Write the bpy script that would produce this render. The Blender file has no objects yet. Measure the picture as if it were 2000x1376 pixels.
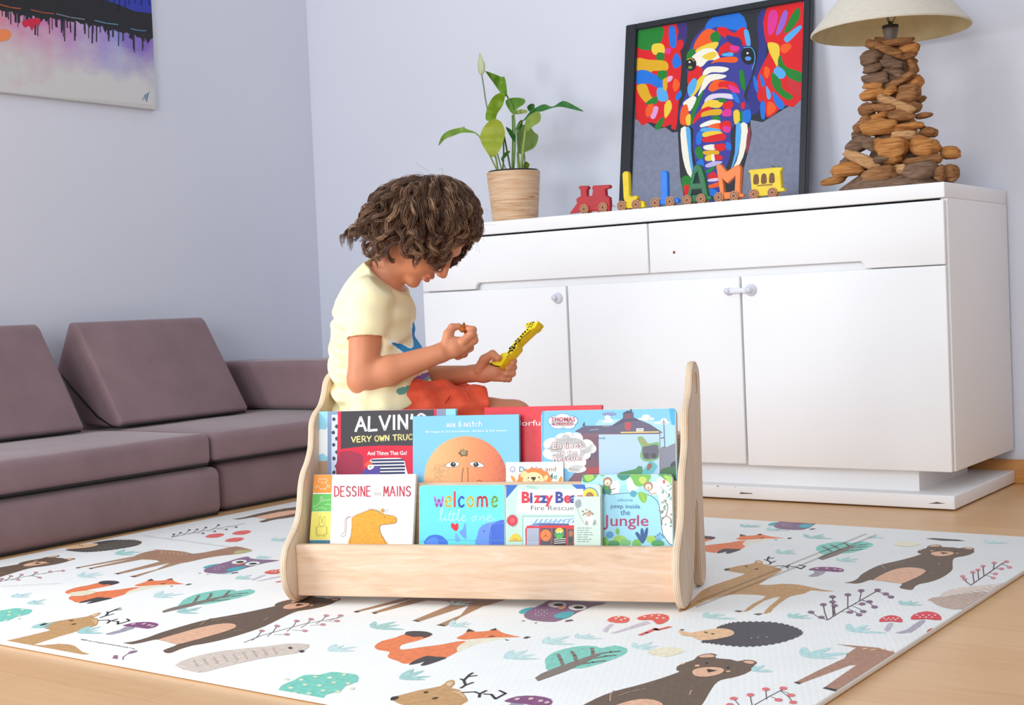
import bpy, bmesh, math, random
import numpy as np
from mathutils import Vector, Matrix, noise
from mathutils.geometry import tessellate_polygon
random.seed(7)
SC = bpy.context.scene
COL = SC.collection
PI = math.pi

# ---------------------------------------------------------------- camera
FOC, YAW, PITCH, ROLL, CAMH = 2679.6645, -0.62558, -0.03435, -0.043511, 0.61585
def cam_axes():
    cy, sy = math.cos(YAW), math.sin(YAW)
    f = np.array([sy*math.cos(PITCH), cy*math.cos(PITCH), math.sin(PITCH)])
    r = np.array([cy, -sy, 0.0]); u = np.cross(r, f)
    c, s = math.cos(ROLL), math.sin(ROLL)
    return c*r+s*u, -s*r+c*u, f
AXR, AXU, AXF = cam_axes()
CAMP = np.array([0, 0, CAMH])
cd = bpy.data.cameras.new('camera'); cam = bpy.data.objects.new('camera', cd); COL.objects.link(cam)
cd.sensor_fit = 'HORIZONTAL'; cd.sensor_width = 36; cd.lens = FOC*36/2000; cd.clip_start = .05
M = Matrix.Identity(4)
for i in range(3):
    M[i][0] = AXR[i]; M[i][1] = AXU[i]; M[i][2] = -AXF[i]; M[i][3] = CAMP[i]
cam.matrix_world = M
SC.camera = cam

def ray(px, py):
    return AXR*(px-1000)/FOC - AXU*(py-688)/FOC + AXF
def hit(px, py, p0, n):
    d = ray(px, py); p0 = np.asarray(p0, float); n = np.asarray(n, float)
    return CAMP + d*(((p0-CAMP)@n)/(d@n))
def onZ(px, py, z): return hit(px, py, (0, 0, z), (0, 0, 1))
def onY(px, py, y): return hit(px, py, (0, y, 0), (0, 1, 0))
def onX(px, py, x): return hit(px, py, (x, 0, 0), (1, 0, 0))
def toPx(p):
    q = np.asarray(p, float)-CAMP; w = q@AXF
    return 1000+FOC*(q@AXR)/w, 688-FOC*(q@AXU)/w

# ---------------------------------------------------------------- materials
def lin(c):
    return tuple(((x/255)/12.92 if x/255 <= .04045 else ((x/255+.055)/1.055)**2.4) for x in c)
_mc = {}
def flat(c, rough=.5, spec=.4, name=None):
    k = (tuple(c), rough, spec)
    if k in _mc: return _mc[k]
    m = bpy.data.materials.new(name or 'paint_%02x%02x%02x' % tuple(int(x) for x in c)); m.use_nodes = True
    b = m.node_tree.nodes['Principled BSDF']
    b.inputs['Base Color'].default_value = (*lin(c), 1); b.inputs['Roughness'].default_value = rough
    b.inputs['Specular IOR Level'].default_value = spec
    _mc[k] = m; return m
class NM:
    """small node-material writer"""
    def __init__(s, name, rough=.5, spec=.4):
        s.m = bpy.data.materials.new(name); s.m.use_nodes = True; s.t = s.m.node_tree
        s.b = s.t.nodes['Principled BSDF']; s.b.inputs['Roughness'].default_value = rough
        s.b.inputs['Specular IOR Level'].default_value = spec
        s.tc = s.n('ShaderNodeTexCoord')
    def n(s, t, **kw):
        x = s.t.nodes.new(t)
        for k, v in kw.items(): setattr(x, k, v)
        return x
    def l(s, a, b): s.t.links.new(a, b)
    def mapping(s, scale=(1, 1, 1), rot=(0, 0, 0), src='Object'):
        mp = s.n('ShaderNodeMapping'); mp.inputs['Scale'].default_value = scale; mp.inputs['Rotation'].default_value = rot
        s.l(s.tc.outputs[src], mp.inputs['Vector']); return mp.outputs[0]
    def noise(s, vec, scale, detail=3, rough=.55, dist=0):
        x = s.n('ShaderNodeTexNoise'); x.inputs['Scale'].default_value = scale; x.inputs['Detail'].default_value = detail
        x.inputs['Roughness'].default_value = rough; x.inputs['Distortion'].default_value = dist
        s.l(vec, x.inputs['Vector']); return x.outputs['Fac']
    def ramp(s, fac, stops):
        r = s.n('ShaderNodeValToRGB'); e = r.color_ramp.elements
        while len(e) < len(stops): e.new(.5)
        for i, (p, c) in enumerate(stops): e[i].position = p; e[i].color = (*lin(c), 1)
        s.l(fac, r.inputs['Fac']); return r.outputs['Color']
    def mix(s, fac, a, b, mode='MIX'):
        x = s.n('ShaderNodeMix', data_type='RGBA', blend_type=mode)
        if isinstance(fac, (int, float)): x.inputs[0].default_value = fac
        else: s.l(fac, x.inputs[0])
        for i, v in ((6, a), (7, b)):
            if isinstance(v, tuple): x.inputs[i].default_value = (*lin(v), 1)
            else: s.l(v, x.inputs[i])
        return x.outputs[2]
    def color(s, c): s.l(c, s.b.inputs['Base Color'])
    def bump(s, h, strength=.3, dist=.002):
        b = s.n('ShaderNodeBump'); b.inputs['Strength'].default_value = strength; b.inputs['Distance'].default_value = dist
        s.l(h, b.inputs['Height']); s.l(b.outputs[0], s.b.inputs['Normal'])

def noisy(name, c1, c2, scale=20, rough=.6, spec=.3, stretch=(1, 1, 1), bump=0, bdist=.002, detail=4, lo=.35, hi=.65, sheen=0):
    w = NM(name, rough, spec); v = w.mapping(stretch); f = w.noise(v, scale, detail)
    w.color(w.ramp(f, [(lo, c1), (hi, c2)]))
    if bump: w.bump(f, bump, bdist)
    if sheen:
        w.b.inputs['Sheen Weight'].default_value = sheen; w.b.inputs['Sheen Roughness'].default_value = .5
    return w.m

# ---------------------------------------------------------------- mesh building
class MB:
    def __init__(s): s.v = []; s.f = []; s.mi = []; s.sm = []; s.mats = []
    def mat(s, m):
        if m not in s.mats: s.mats.append(m)
        return s.mats.index(m)
    def add(s, vs, fs, m, smooth=False):
        o = len(s.v); k = s.mat(m)
        s.v.extend([tuple(float(c) for c in p) for p in vs])
        for f in fs:
            s.f.append(tuple(i+o for i in f)); s.mi.append(k); s.sm.append(smooth)
    def addbm(s, bm, m, smooth=False, X=None):
        bm.verts.index_update()
        vs = [(X @ v.co if X else v.co) for v in bm.verts]
        s.add(vs, [[v.index for v in f.verts] for f in bm.faces], m, smooth); bm.free()
    def build(s, name, parent=None, off=None, kind=None, label=None):
        me = bpy.data.meshes.new(name)
        vs = s.v
        if off is not None: vs = [(a-off[0], b-off[1], c-off[2]) for a, b, c in vs]
        me.from_pydata(vs, [], s.f)
        for m in s.mats: me.materials.append(m)
        me.polygons.foreach_set('material_index', s.mi); me.polygons.foreach_set('use_smooth', s.sm)
        me.update()
        o = bpy.data.objects.new(name, me); COL.objects.link(o)
        if parent is not None: o.parent = parent
        if kind: o['kind'] = kind
        if label: o['label'] = label
        return o
def thing(name, label, cat, X=None, group=None, loc=None):
    o = bpy.data.objects.new(name, None); COL.objects.link(o); o.empty_display_size = .05
    if X is not None: o.matrix_basis = X
    if loc is not None: o.location = loc
    o['label'] = label; o['category'] = cat
    if group: o['group'] = group
    return o
def tag(o, label, cat, group=None, loc=None):
    o['label'] = label; o['category'] = cat
    if group: o['group'] = group
    if loc is not None: o.location = loc
    return o
def copy_tree(o, parent=None):
    c = o.copy(); COL.objects.link(c)
    if parent is not None: c.parent = parent
    for ch in list(o.children): copy_tree(ch, c)
    return c

def rbox(mb, lo, hi, r, m, seg=3, smooth=True, X=None, taper=None):
    bm = bmesh.new(); bmesh.ops.create_cube(bm, size=1)
    for v in bm.verts:
        v.co = Vector([lo[i]+(v.co[i]+.5)*(hi[i]-lo[i]) for i in range(3)])
    if taper: 
        for v in bm.verts: v.co = taper(v.co)
    if r > 0: bmesh.ops.bevel(bm, geom=bm.edges[:], offset=r, segments=seg, profile=.5, affect='EDGES', clamp_overlap=True)
    mb.addbm(bm, m, smooth and r > 0, X)
def box(mb, lo, hi, m): rbox(mb, lo, hi, 0, m)
def bprism(mb, pts, d0, d1, axis, r, m, seg=3):
    """extrude polygon (2D pts) along axis 0/1/2 from d0 to d1 and bevel every edge"""
    bm = bmesh.new()
    def P(p, d): q = list(p); q.insert(axis, d); return q
    a = [bm.verts.new(P(p, d0)) for p in pts]; b = [bm.verts.new(P(p, d1)) for p in pts]
    n = len(pts); bm.faces.new(a); bm.faces.new(b[::-1])
    for i in range(n): bm.faces.new((a[i], b[i], b[(i+1) % n], a[(i+1) % n]))
    bmesh.ops.recalc_face_normals(bm, faces=bm.faces[:])
    if r: bmesh.ops.bevel(bm, geom=bm.edges[:], offset=r, segments=seg, profile=.5, affect='EDGES', clamp_overlap=True)
    mb.addbm(bm, m, True)
def cat_rom(pts, n=4, closed=True):
    P = [np.asarray(p, float) for p in pts]; N = len(P); out = []
    rng = range(N) if closed else range(N-1)
    for i in rng:
        if closed: a, b, c, d = P[i-1], P[i], P[(i+1) % N], P[(i+2) % N]
        else: a, b, c, d = P[max(i-1, 0)], P[i], P[i+1], P[min(i+2, N-1)]
        for k in range(n):
            t = k/n
            out.append(.5*((2*b)+(c-a)*t+(2*a-5*b+4*c-d)*t*t+(3*b-a-3*c+d)*t**3))
    if not closed: out.append(P[-1])
    return out
def ring_pts(c, u, v, r1, r2, n=24, a0=0):
    return [tuple(c[i]+math.cos(a0+2*PI*k/n)*r1*u[i]+math.sin(a0+2*PI*k/n)*r2*v[i] for i in range(len(c))) for k in range(n)]
def tube(mb, path, rad, m, n=8, cap=True, flat_=1.0, up=None, smooth=True):
    """sweep; rad is a number or a list"""
    P = [Vector(p) for p in path]; N = len(P)
    R = [rad]*N if isinstance(rad, (int, float)) else list(rad)
    vs = []; prev = None
    for i in range(N):
        t = (P[min(i+1, N-1)]-P[max(i-1, 0)])
        if t.length < 1e-9: t = Vector((0, 0, 1))
        t.normalize()
        if prev is None:
            a = Vector(up) if up else (Vector((0, 0, 1)) if abs(t.z) < .9 else Vector((1, 0, 0)))
        else: a = prev
        a = a-t*a.dot(t)
        if a.length < 1e-6: a = t.orthogonal()
        a.normalize(); prev = a; b = t.cross(a)
        for k in range(n):
            q = 2*PI*k/n; vs.append(P[i]+a*math.cos(q)*R[i]*flat_+b*math.sin(q)*R[i])
    fs = []
    for i in range(N-1):
        for k in range(n): fs.append((i*n+k, i*n+(k+1) % n, (i+1)*n+(k+1) % n, (i+1)*n+k))
    if cap: fs.append(tuple(range(n))[::-1]); fs.append(tuple(range((N-1)*n, N*n)))
    mb.add(vs, fs, m, smooth)
def lathe(mb, prof, m, n=40, c=(0, 0, 0), close=False):
    vs = []; fs = []; N = len(prof)
    for r, z in prof:
        for k in range(n):
            a = 2*PI*k/n; vs.append((c[0]+r*math.cos(a), c[1]+r*math.sin(a), c[2]+z))
    for i in range(N-1):
        for k in range(n): fs.append((i*n+k, i*n+(k+1) % n, (i+1)*n+(k+1) % n, (i+1)*n+k))
    if close: fs.append(tuple(range(n))[::-1]); fs.append(tuple(range((N-1)*n, N*n)))
    mb.add(vs, fs, m, True)
def ico(mb, c, r, m, sub=2, X=None, fn=None):
    bm = bmesh.new(); bmesh.ops.create_icosphere(bm, subdivisions=sub, radius=1)
    r = (r, r, r) if isinstance(r, (int, float)) else r
    for v in bm.verts:
        p = v.co.copy()
        if fn: p = fn(p)
        p = Vector((p.x*r[0], p.y*r[1], p.z*r[2]))
        if X: p = X @ p
        v.co = p+Vector(c)
    mb.addbm(bm, m, True)
def slab(mb, outer, holes, t, r, mface, medge, to3, mback=None):
    """plate from a 2D outline (+holes) with rounded rims; to3(x,y,d) gives the 3D point, d from 0 (back) to t (front)"""
    def norms(P, s):
        P = np.array(P); a = np.roll(P, 1, 0); b = np.roll(P, -1, 0); e1 = P-a; e2 = b-P
        e1 /= np.linalg.norm(e1, axis=1)[:, None]+1e-12; e2 /= np.linalg.norm(e2, axis=1)[:, None]+1e-12
        n1 = np.stack([-e1[:, 1], e1[:, 0]], 1); n2 = np.stack([-e2[:, 1], e2[:, 0]], 1)
        n = n1+n2; n /= np.linalg.norm(n, axis=1)[:, None]+1e-12
        area = .5*np.sum(P[:, 0]*np.roll(P[:, 1], -1)-np.roll(P[:, 0], -1)*P[:, 1])
        return n*(1 if area > 0 else -1)*s
    loops = [(np.array(outer, float), norms(outer, 1))]+[(np.array(h, float), norms(h, -1)) for h in holes]
    prof = [(r, 0), (.3*r, .3*r), (0, r), (0, t-r), (.3*r, t-.3*r), (r, t)] if r > 0 else [(0, 0), (0, t)]
    caps = [[], []]
    for P, nn in loops:
        n = len(P); vs = []
        for ins, d in prof: vs += [to3(*(P[i]+nn[i]*ins), d) for i in range(n)]
        fs = []
        for j in range(len(prof)-1):
            for i in range(n): fs.append((j*n+i, j*n+(i+1) % n, (j+1)*n+(i+1) % n, (j+1)*n+i))
        mb.add(vs, fs, medge, True)
        caps[0].append([P[i]+nn[i]*prof[0][0] for i in range(n)]); caps[1].append([P[i]+nn[i]*prof[-1][0] for i in range(n)])
    for side, mm in ((0, mback or mface), (1, mface)):
        pts = [p for lp in caps[side] for p in lp]
        tri = tessellate_polygon([[Vector((p[0], p[1], 0)) for p in lp] for lp in caps[side]])
        mb.add([to3(p[0], p[1], t if side else 0) for p in pts], [tuple(x) for x in tri], mm)

# ---------------------------------------------------------------- printed pictures on flat faces
def clip_rect(P, rect):
    x0, y0, x1, y1 = rect
    for ax, val, sg in ((0, x0, 1), (0, x1, -1), (1, y0, 1), (1, y1, -1)):
        out = []
        for i in range(len(P)):
            a, b = P[i-1], P[i]; da = (a[ax]-val)*sg; db = (b[ax]-val)*sg
            if (da >= 0) != (db >= 0):
                t = da/(da-db); out.append(a+(b-a)*t)
            if db >= 0: out.append(b)
        P = out
        if len(P) < 3: return []
    return P
_tx = {}
def text_mesh(s, bold=0.0, shear=0.0):
    k = (s, bold, shear)
    if k in _tx: return _tx[k]
    cu = bpy.data.curves.new('t', 'FONT'); cu.body = s; cu.size = 1; cu.dimensions = '2D'; cu.fill_mode = 'FRONT'
    cu.offset = bold; cu.shear = shear; cu.resolution_u = 3
    o = bpy.data.objects.new('t', cu); COL.objects.link(o)
    dg = bpy.context.evaluated_depsgraph_get(); dg.update()
    me = bpy.data.meshes.new_from_object(o.evaluated_get(dg))
    V = [(v.co.x, v.co.y) for v in me.vertices]; F = [tuple(p.vertices) for p in me.polygons]
    bpy.data.objects.remove(o); bpy.data.meshes.remove(me); bpy.data.curves.remove(cu)
    _tx[k] = (V, F); return _tx[k]
class Art:
    """pictures printed on a plane: pm maps drawing coordinates to the plane's own (x,y); to3(x,y,d) places them"""
    def __init__(s, mb, pm, to3, rect, step=1.2e-5, base=5e-5, rough=.45, spec=.35):
        s.mb = mb; s.pm = pm; s.to3 = to3; s.rect = rect; s.d = base; s.step = step; s.rough = rough; s.spec = spec; s.fix = None
    def _d(s):
        if s.fix is not None: return s.fix
        s.d += s.step; return s.d
    def mat(s, c): return c if not isinstance(c, tuple) else flat(c, s.rough, s.spec)
    def raw(s, Q, c, d=None):
        if s.rect: Q = clip_rect(Q, s.rect)
        if len(Q) < 3: return
        q2 = [Q[0]]
        for p in Q[1:]:
            if abs(p[0]-q2[-1][0])+abs(p[1]-q2[-1][1]) > 1e-6: q2.append(p)
        if len(q2) < 3: return
        tri = tessellate_polygon([[Vector((p[0], p[1], 0)) for p in q2]])
        d = s._d() if d is None else d
        fs = []
        for a, b, c_ in tri:
            A, B, C = q2[a], q2[b], q2[c_]
            fs.append((a, b, c_) if (B[0]-A[0])*(C[1]-A[1])-(B[1]-A[1])*(C[0]-A[0]) > 0 else (a, c_, b))
        s.mb.add([s.to3(p[0], p[1], d) for p in q2], fs, s.mat(c))
    def poly(s, pts, c, smooth=0):
        P = cat_rom(pts, smooth) if smooth else pts
        s.raw([np.array(s.pm(p[0], p[1])) for p in P], c)
    def rectp(s, x0, y0, x1, y1, c): s.poly([(x0, y0), (x1, y0), (x1, y1), (x0, y1)], c)
    def ell(s, cx, cy, rx, ry, c, rot=0, n=20, rag=0):
        P = []
        for k in range(n):
            a = 2*PI*k/n; q = 1+(random.uniform(-rag, rag) if rag else 0)
            x, y = rx*q*math.cos(a), ry*q*math.sin(a)
            P.append((cx+x*math.cos(rot)-y*math.sin(rot), cy+x*math.sin(rot)+y*math.cos(rot)))
        s.poly(P, c)
    def line(s, pts, w, c, smooth=0, closed=False):
        P = [np.asarray(p, float) for p in (cat_rom(pts, smooth, closed) if smooth else pts)]
        if closed: P = P+[P[0]]
        d = s._d()
        for a, b in zip(P[:-1], P[1:]):
            t = b-a; L = np.linalg.norm(t)
            if L < 1e-6: continue
            n = np.array([-t[1], t[0]])/L*w/2; e = t/L*w*.25
            s.raw([np.array(s.pm(*q)) for q in (a-e+n, a-e-n, b+e-n, b+e+n)], c, d)
    def text(s, st, x, y, h, c, w=None, bold=0.0, shear=0.0, slope=0.0, skew=0.0):
        """left end of the baseline at x,y; cap height h; optional fitted width w"""
        V, F = text_mesh(st, bold, shear)
        if not V: return
        mx = max(p[0] for p in V); mn = min(p[0] for p in V)
        sy = h/.7; sx = w/(mx-mn) if w else sy
        d = s._d(); m = s.mat(c); o = []
        for p in V:
            X = (p[0]-mn)*sx; Y = p[1]*sy
            q = s.pm(x+X+skew*Y, y-Y+slope*X); o.append(s.to3(q[0], q[1], d))
        s.mb.add(o, F, m)
# simple brush letters (unit box, y up)
GL = {'A': ['0,0 .5,1 1,0', '.2,.38 .8,.38'], 'D': ['.05,0 .05,1', '.05,1 .6,.92 .95,.55 .75,.12 .05,0'], 'E': ['.85,1 .1,1 .1,0 .9,0', '.1,.52 .75,.52'],
      'S': ['.9,.85 .5,1 .15,.8 .3,.56 .75,.45 .9,.2 .5,0 .1,.12'], 'I': ['.5,0 .5,1'], 'N': ['.1,0 .1,1 .9,0 .9,1'], 'M': ['.05,0 .15,1 .5,.3 .85,1 .95,0'],
      'L': ['.15,1 .1,0 .9,.02'], 'V': ['0,1 .5,0 1,1'], "'": ['.5,1 .35,.7'], 'R': ['.1,0 .1,1 .7,.95 .85,.75 .6,.52 .1,.5', '.45,.5 .95,0'], 'Y': ['0,1 .5,.5 1,1', '.5,.5 .45,0'],
      'O': ['.5,1 .9,.75 .92,.25 .5,0 .1,.25 .08,.75 .5,1'], 'W': ['0,1 .25,0 .5,.75 .75,0 1,1'], 'T': ['0,.97 1,1', '.5,1 .5,0'], 'U': ['.05,1 .1,.2 .5,0 .85,.2 .95,1'],
      'C': ['.9,.85 .5,1 .1,.7 .1,.3 .5,0 .9,.15'], 'K': ['.1,1 .1,0', '.9,1 .1,.5 .9,0'],
      'w': ['0,.65 .25,0 .5,.5 .75,0 1,.65'], 'e': ['.1,.32 .85,.38 .75,.62 .4,.65 .1,.4 .2,.08 .55,0 .9,.12'], 'l': ['.5,1 .5,0'], 'c': ['.85,.55 .5,.66 .12,.4 .25,.06 .6,0 .88,.12'],
      'o': ['.5,.66 .85,.5 .85,.15 .5,0 .15,.15 .15,.5 .5,.66'], 'm': ['.05,0 .1,.62', '.1,.5 .3,.66 .48,.5 .48,0', '.48,.5 .7,.66 .9,.5 .95,0'],
      'i': ['.5,0 .5,.6', '.5,.85 .5,.9'], 't': ['.5,1 .45,.1 .7,0', '.15,.65 .85,.68'], 'n': ['.1,0 .1,.62', '.1,.45 .45,.66 .8,.5 .85,0'], 'h': ['.1,1 .1,0', '.1,.4 .5,.62 .8,.45 .85,0'],
      'a': ['.85,.6 .4,.66 .1,.35 .3,.02 .7,.1 .85,.6 .9,0'], 's': ['.8,.58 .4,.65 .25,.45 .7,.25 .6,.02 .15,.06'], 'v': ['.05,.64 .45,0 .9,.66'], 'x': ['.1,.62 .85,0', '.85,.64 .1,0'], '&': ['.9,0 .25,.75 .5,1 .7,.75 .15,.3 .4,0 .9,.4'], ' ': []}
def brush(art, s, x, y, h, c, w, adv, slope=0.0, wf=.8, jig=0):
    x_0 = x
    """hand-lettered string; c may be a list of colours"""
    for i, ch in enumerate(s):
        cc = c[i % len(c)] if isinstance(c, list) else c
        a = adv*wf*(.45 if ch in "Iil'" else 1)
        jy = random.uniform(-jig, jig)
        for st in GL.get(ch, []):
            P = [tuple(float(q) for q in p.split(',')) for p in st.split()]
            art.line([(x+p[0]*a, y+jy-p[1]*h+slope*(x+p[0]*a-x_0)) for p in P], w, cc, smooth=3 if len(P) > 3 and ch in 'SDOUCRecomntahs&' else 0)
        x += adv*(.5 if ch in "Iil' " else 1)
# ---------------------------------------------------------------- room
WX, WY = -4.123, 4.3162
w = NM('wall_paint', .85, .2); v = w.mapping(); f = w.noise(v, 60, 4)
w.color(w.ramp(w.noise(v, 1.3, 3), [(.3, (216, 219, 230)), (.7, (220, 222, 233))])); w.bump(f, .12, .002); MWALL = w.m
# beech strip floor, boards along X
w = NM('beech_floor', .32, .45)
v = w.mapping((1, 1, 1), src='Object')
br = w.n('ShaderNodeTexBrick'); br.offset = .37; br.inputs['Scale'].default_value = 1
br.inputs['Brick Width'].default_value = .9; br.inputs['Row Height'].default_value = .13; br.inputs['Mortar Size'].default_value = .0006
br.inputs['Color1'].default_value = (*lin((216, 168, 116)), 1); br.inputs['Color2'].default_value = (*lin((226, 183, 134)), 1); br.inputs['Mortar'].default_value = (*lin((170, 120, 76)), 1)
w.l(v, br.inputs['Vector'])
g = w.noise(w.mapping((1.2, 15, 1)), 4, 6, .7, .8)
c = w.mix(.35, br.outputs['Color'], w.ramp(g, [(.3, (196, 146, 96)), (.7, (228, 186, 136))]))
fl = w.noise(w.mapping((14, 60, 1)), 6, 2)
c = w.mix(w.ramp(fl, [(.62, (0, 0, 0)), (.72, (60, 60, 60))]), c, (176, 124, 80))
w.color(c); MFLOOR = w.m
w = NM('beech_trim', .35, .4); g = w.noise(w.mapping((1.5, 20, 20)), 6, 4)
w.color(w.ramp(g, [(.3, (190, 128, 66)), (.7, (210, 150, 86))])); MTRIM = w.m
mb = MB(); box(mb, (-4.4, -4.0, -.1), (3.0, WY+.2, 0), MFLOOR); mb.build('floor', kind='structure')
mb = MB(); box(mb, (WX-.14, WY, 0), (1.3, WY+.14, 2.6), MWALL); mb.build('wall_back', kind='structure')
# the left wall with its window opening towards the front of the room
WIN = (-1.75, .45, .75, 2.25)
mb = MB()
box(mb, (WX-.14, WIN[1], 0), (WX, WY, 2.6), MWALL); box(mb, (WX-.14, -4, 0), (WX, WIN[0], 2.6), MWALL)
box(mb, (WX-.14, WIN[0], 0), (WX, WIN[1], WIN[2]), MWALL); box(mb, (WX-.14, WIN[0], WIN[3]), (WX, WIN[1], 2.6), MWALL)
mb.build('wall_left', kind='structure')
MWF = flat((238, 238, 236), .4)
mb = MB(); y0, y1, z0, z1 = WIN
for a in ((y0, y0+.06, z0, z1), (y1-.06, y1, z0, z1), (y0, y1, z0, z0+.06), (y0, y1, z1-.06, z1), ((y0+y1)/2-.035, (y0+y1)/2+.035, z0, z1)):
    rbox(mb, (WX-.1, a[0], a[2]), (WX-.03, a[1], a[3]), .006, MWF)
mb.build('window_1', kind='structure')
mb = MB(); box(mb, (1.3, -4.0, 0), (1.44, WY+.14, 2.6), flat((150, 132, 122), .9)); mb.build('unseen_wall_right', kind='structure')  # unseen wall, added and toned taupe to darken the sideboard's right side
mb = MB(); rbox(mb, (WX+.0005, WY-.0145, .0), (1.299, WY-.0005, .075), .004, MTRIM); mb.build('baseboard_back', kind='structure')
mb = MB(); rbox(mb, (WX+.0005, -4, .0), (WX+.0145, WY-.0005, .075), .004, MTRIM); mb.build('baseboard_left', kind='structure')

# ---------------------------------------------------------------- light: daylight from the window on the left, sky through the open front of the room, an added fill lamp at the front
wd = bpy.data.worlds.new('sky'); SC.world = wd; wd.use_nodes = True
bg = wd.node_tree.nodes['Background']; bg.inputs['Color'].default_value = (.85, .925, 1.0, 1); bg.inputs['Strength'].default_value = .80
def area(name, loc, target, sx, sy, power, colr=(1, 1, 1), spread=PI):
    ld = bpy.data.lights.new(name, 'AREA'); ld.shape = 'RECTANGLE'; ld.size = sx; ld.size_y = sy; ld.energy = power; ld.color = colr; ld.spread = spread
    o = bpy.data.objects.new(name, ld); COL.objects.link(o); o.location = loc
    o.rotation_euler = (Vector(target)-Vector(loc)).to_track_quat('-Z', 'Y').to_euler(); return o
area('window_daylight', (WX-.02, (y0+y1)/2, (z0+z1)/2), (-1.0, 2.2, .9), y1-y0-.15, z1-z0-.15, 106, (.96, .975, 1.0))
area('added_front_fill', (-.2, -3.3, 1.5), (-2.6, 3.0, .6), 2.4, 2.0, 130, (.91, .958, 1.0))  # added fill lamp, no real opening there; brightens the sofa front and left wall
vs = SC.view_settings; vs.view_transform = 'Standard'; vs.look = 'None'; vs.exposure = .10; vs.gamma = 1; vs.use_curve_mapping = False
# ---------------------------------------------------------------- modular play sofa
w = NM('mauve_suede', .85, .15); v = w.mapping()
w.color(w.ramp(w.noise(v, 7, 5), [(.3, (131, 107, 111)), (.7, (143, 118, 122))])); w.bump(w.noise(v, 260, 2), .25, .0012)
w.b.inputs['Sheen Weight'].default_value = .25; w.b.inputs['Sheen Roughness'].default_value = .4
MSOFA = w.m; MZIP = flat((22, 20, 22), .6)
ZS = .268
def foam(name, lo, hi, r, label, cat, sag=0.0, zip_z=None, group=None, skew=0.0):
    c = ((lo[0]+hi[0])/2, (lo[1]+hi[1])/2, lo[2])
    t = thing(name, label, cat, loc=c, group=group)
    L = [lo[i]-c[i] for i in range(3)]; H = [hi[i]-c[i] for i in range(3)]
    bm = bmesh.new(); bmesh.ops.create_cube(bm, size=1)
    for q in bm.verts: q.co = Vector([L[i]+(q.co[i]+.5)*(H[i]-L[i]) for i in range(3)])
    bmesh.ops.bevel(bm, geom=bm.edges[:], offset=r, segments=4, profile=.5, affect='EDGES')
    bmesh.ops.subdivide_edges(bm, edges=[e for e in bm.edges if e.calc_length() > .12], cuts=7, use_grid_fill=True)
    for q in bm.verts:                                   # soft bulge of upholstered foam
        x = (q.co.x-L[0])/(H[0]-L[0]); y = (q.co.y-L[1])/(H[1]-L[1]); z = (q.co.z-L[2])/(H[2]-L[2])
        bl = 16*x*(1-x)*y*(1-y)
        q.co.z += (sag*bl if z > .6 else 0)
        q.co.x += .006*math.sin(PI*z)*(1 if x > .5 else 0)*(4*y*(1-y))+.003*noise.noise(q.co*6+Vector(lo))
        q.co.z += .003*noise.noise(q.co*5+Vector(lo))*(z > .5)
    mb = MB(); mb.addbm(bm, MSOFA, True); mb.build('cushion_cover', t)
    zz = L[2]+.006
    mb = MB(); p = [(H[0]+.0005, L[1]+r, zz), (H[0]+.0005, H[1]-r, zz), (H[0]-r, H[1]+.0005, zz)]
    p = [(H[0]-r*.6, L[1]-.0005, zz)]+p[:1]+p
    tube(mb, p, .0035, MZIP, 6); mb.build('zip', t, label='black zip')
    return t
XB = -4.10
foam('sofa_base', (XB, 1.62, .0), (-3.272, 2.945, .15), .028, 'long lower mauve foam block of the sofa, under the left seat mattress', 'sofa', .0)
foam('sofa_base', (XB, 2.965, .0), (-3.305, 4.25, .155), .028, 'lower mauve foam block of the sofa, behind the bookshelf, under the right seat', 'sofa', .0)
foam('seat_mattress', (XB, 1.62, .156), (-3.28, 2.918, .257), .026, 'left seat mattress of the mauve play sofa, under the abstract canvas', 'sofa', .006)
foam('seat_mattress', (XB, 2.924, .160), (-3.282, 4.25, .256), .026, 'right seat mattress of the mauve play sofa, reaching the corner', 'sofa', .006)
foam('armrest_block', (XB+.01, 3.63, .2665), (-3.40, 3.86, .446), .024, 'square mauve foam block at the corner end of the sofa', 'cushion')
def wedge(Y0, Y1, label):
    pr = [(-3.752, .267), (-3.738, .281), (-3.945, .606), (-3.965, .622), (-3.995, .622), (-4.075, .462), (-3.935, .267)]
    c = (-3.9, (Y0+Y1)/2, .267); t = thing('wedge_cushion', label, 'cushion', loc=c, group='wedge cushions leaning at the back of the sofa')
    mb = MB(); bprism(mb, [(p[0]-c[0], p[1]-c[2]) for p in pr], Y0-c[1], Y1-c[1], 1, .013, MSOFA, 4); mb.build('cushion_cover', t)
    mb = MB(); y = Y0-c[1]-.0008
    tube(mb, [(-4.07-c[0], y+.006, .462-c[2]), (-4.0-c[0], y, .405-c[2]), (-3.86-c[0], y, .30-c[2]), (-3.785-c[0], y+.003, .266-c[2]), (-3.745-c[0], y+.012, .268-c[2]),
              (-3.738-c[0], y+.03, .270-c[2]), (-3.738-c[0], Y1-c[1]-.02, .270-c[2])], .0038, MZIP, 6)
    mb.build('zip', t, label='black zip'); return t
wedge(2.935, 3.51, 'mauve wedge cushion on the sofa beside the armrest block')
wedge(2.24, 2.79, 'mauve wedge cushion at the left edge of the picture')

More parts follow.
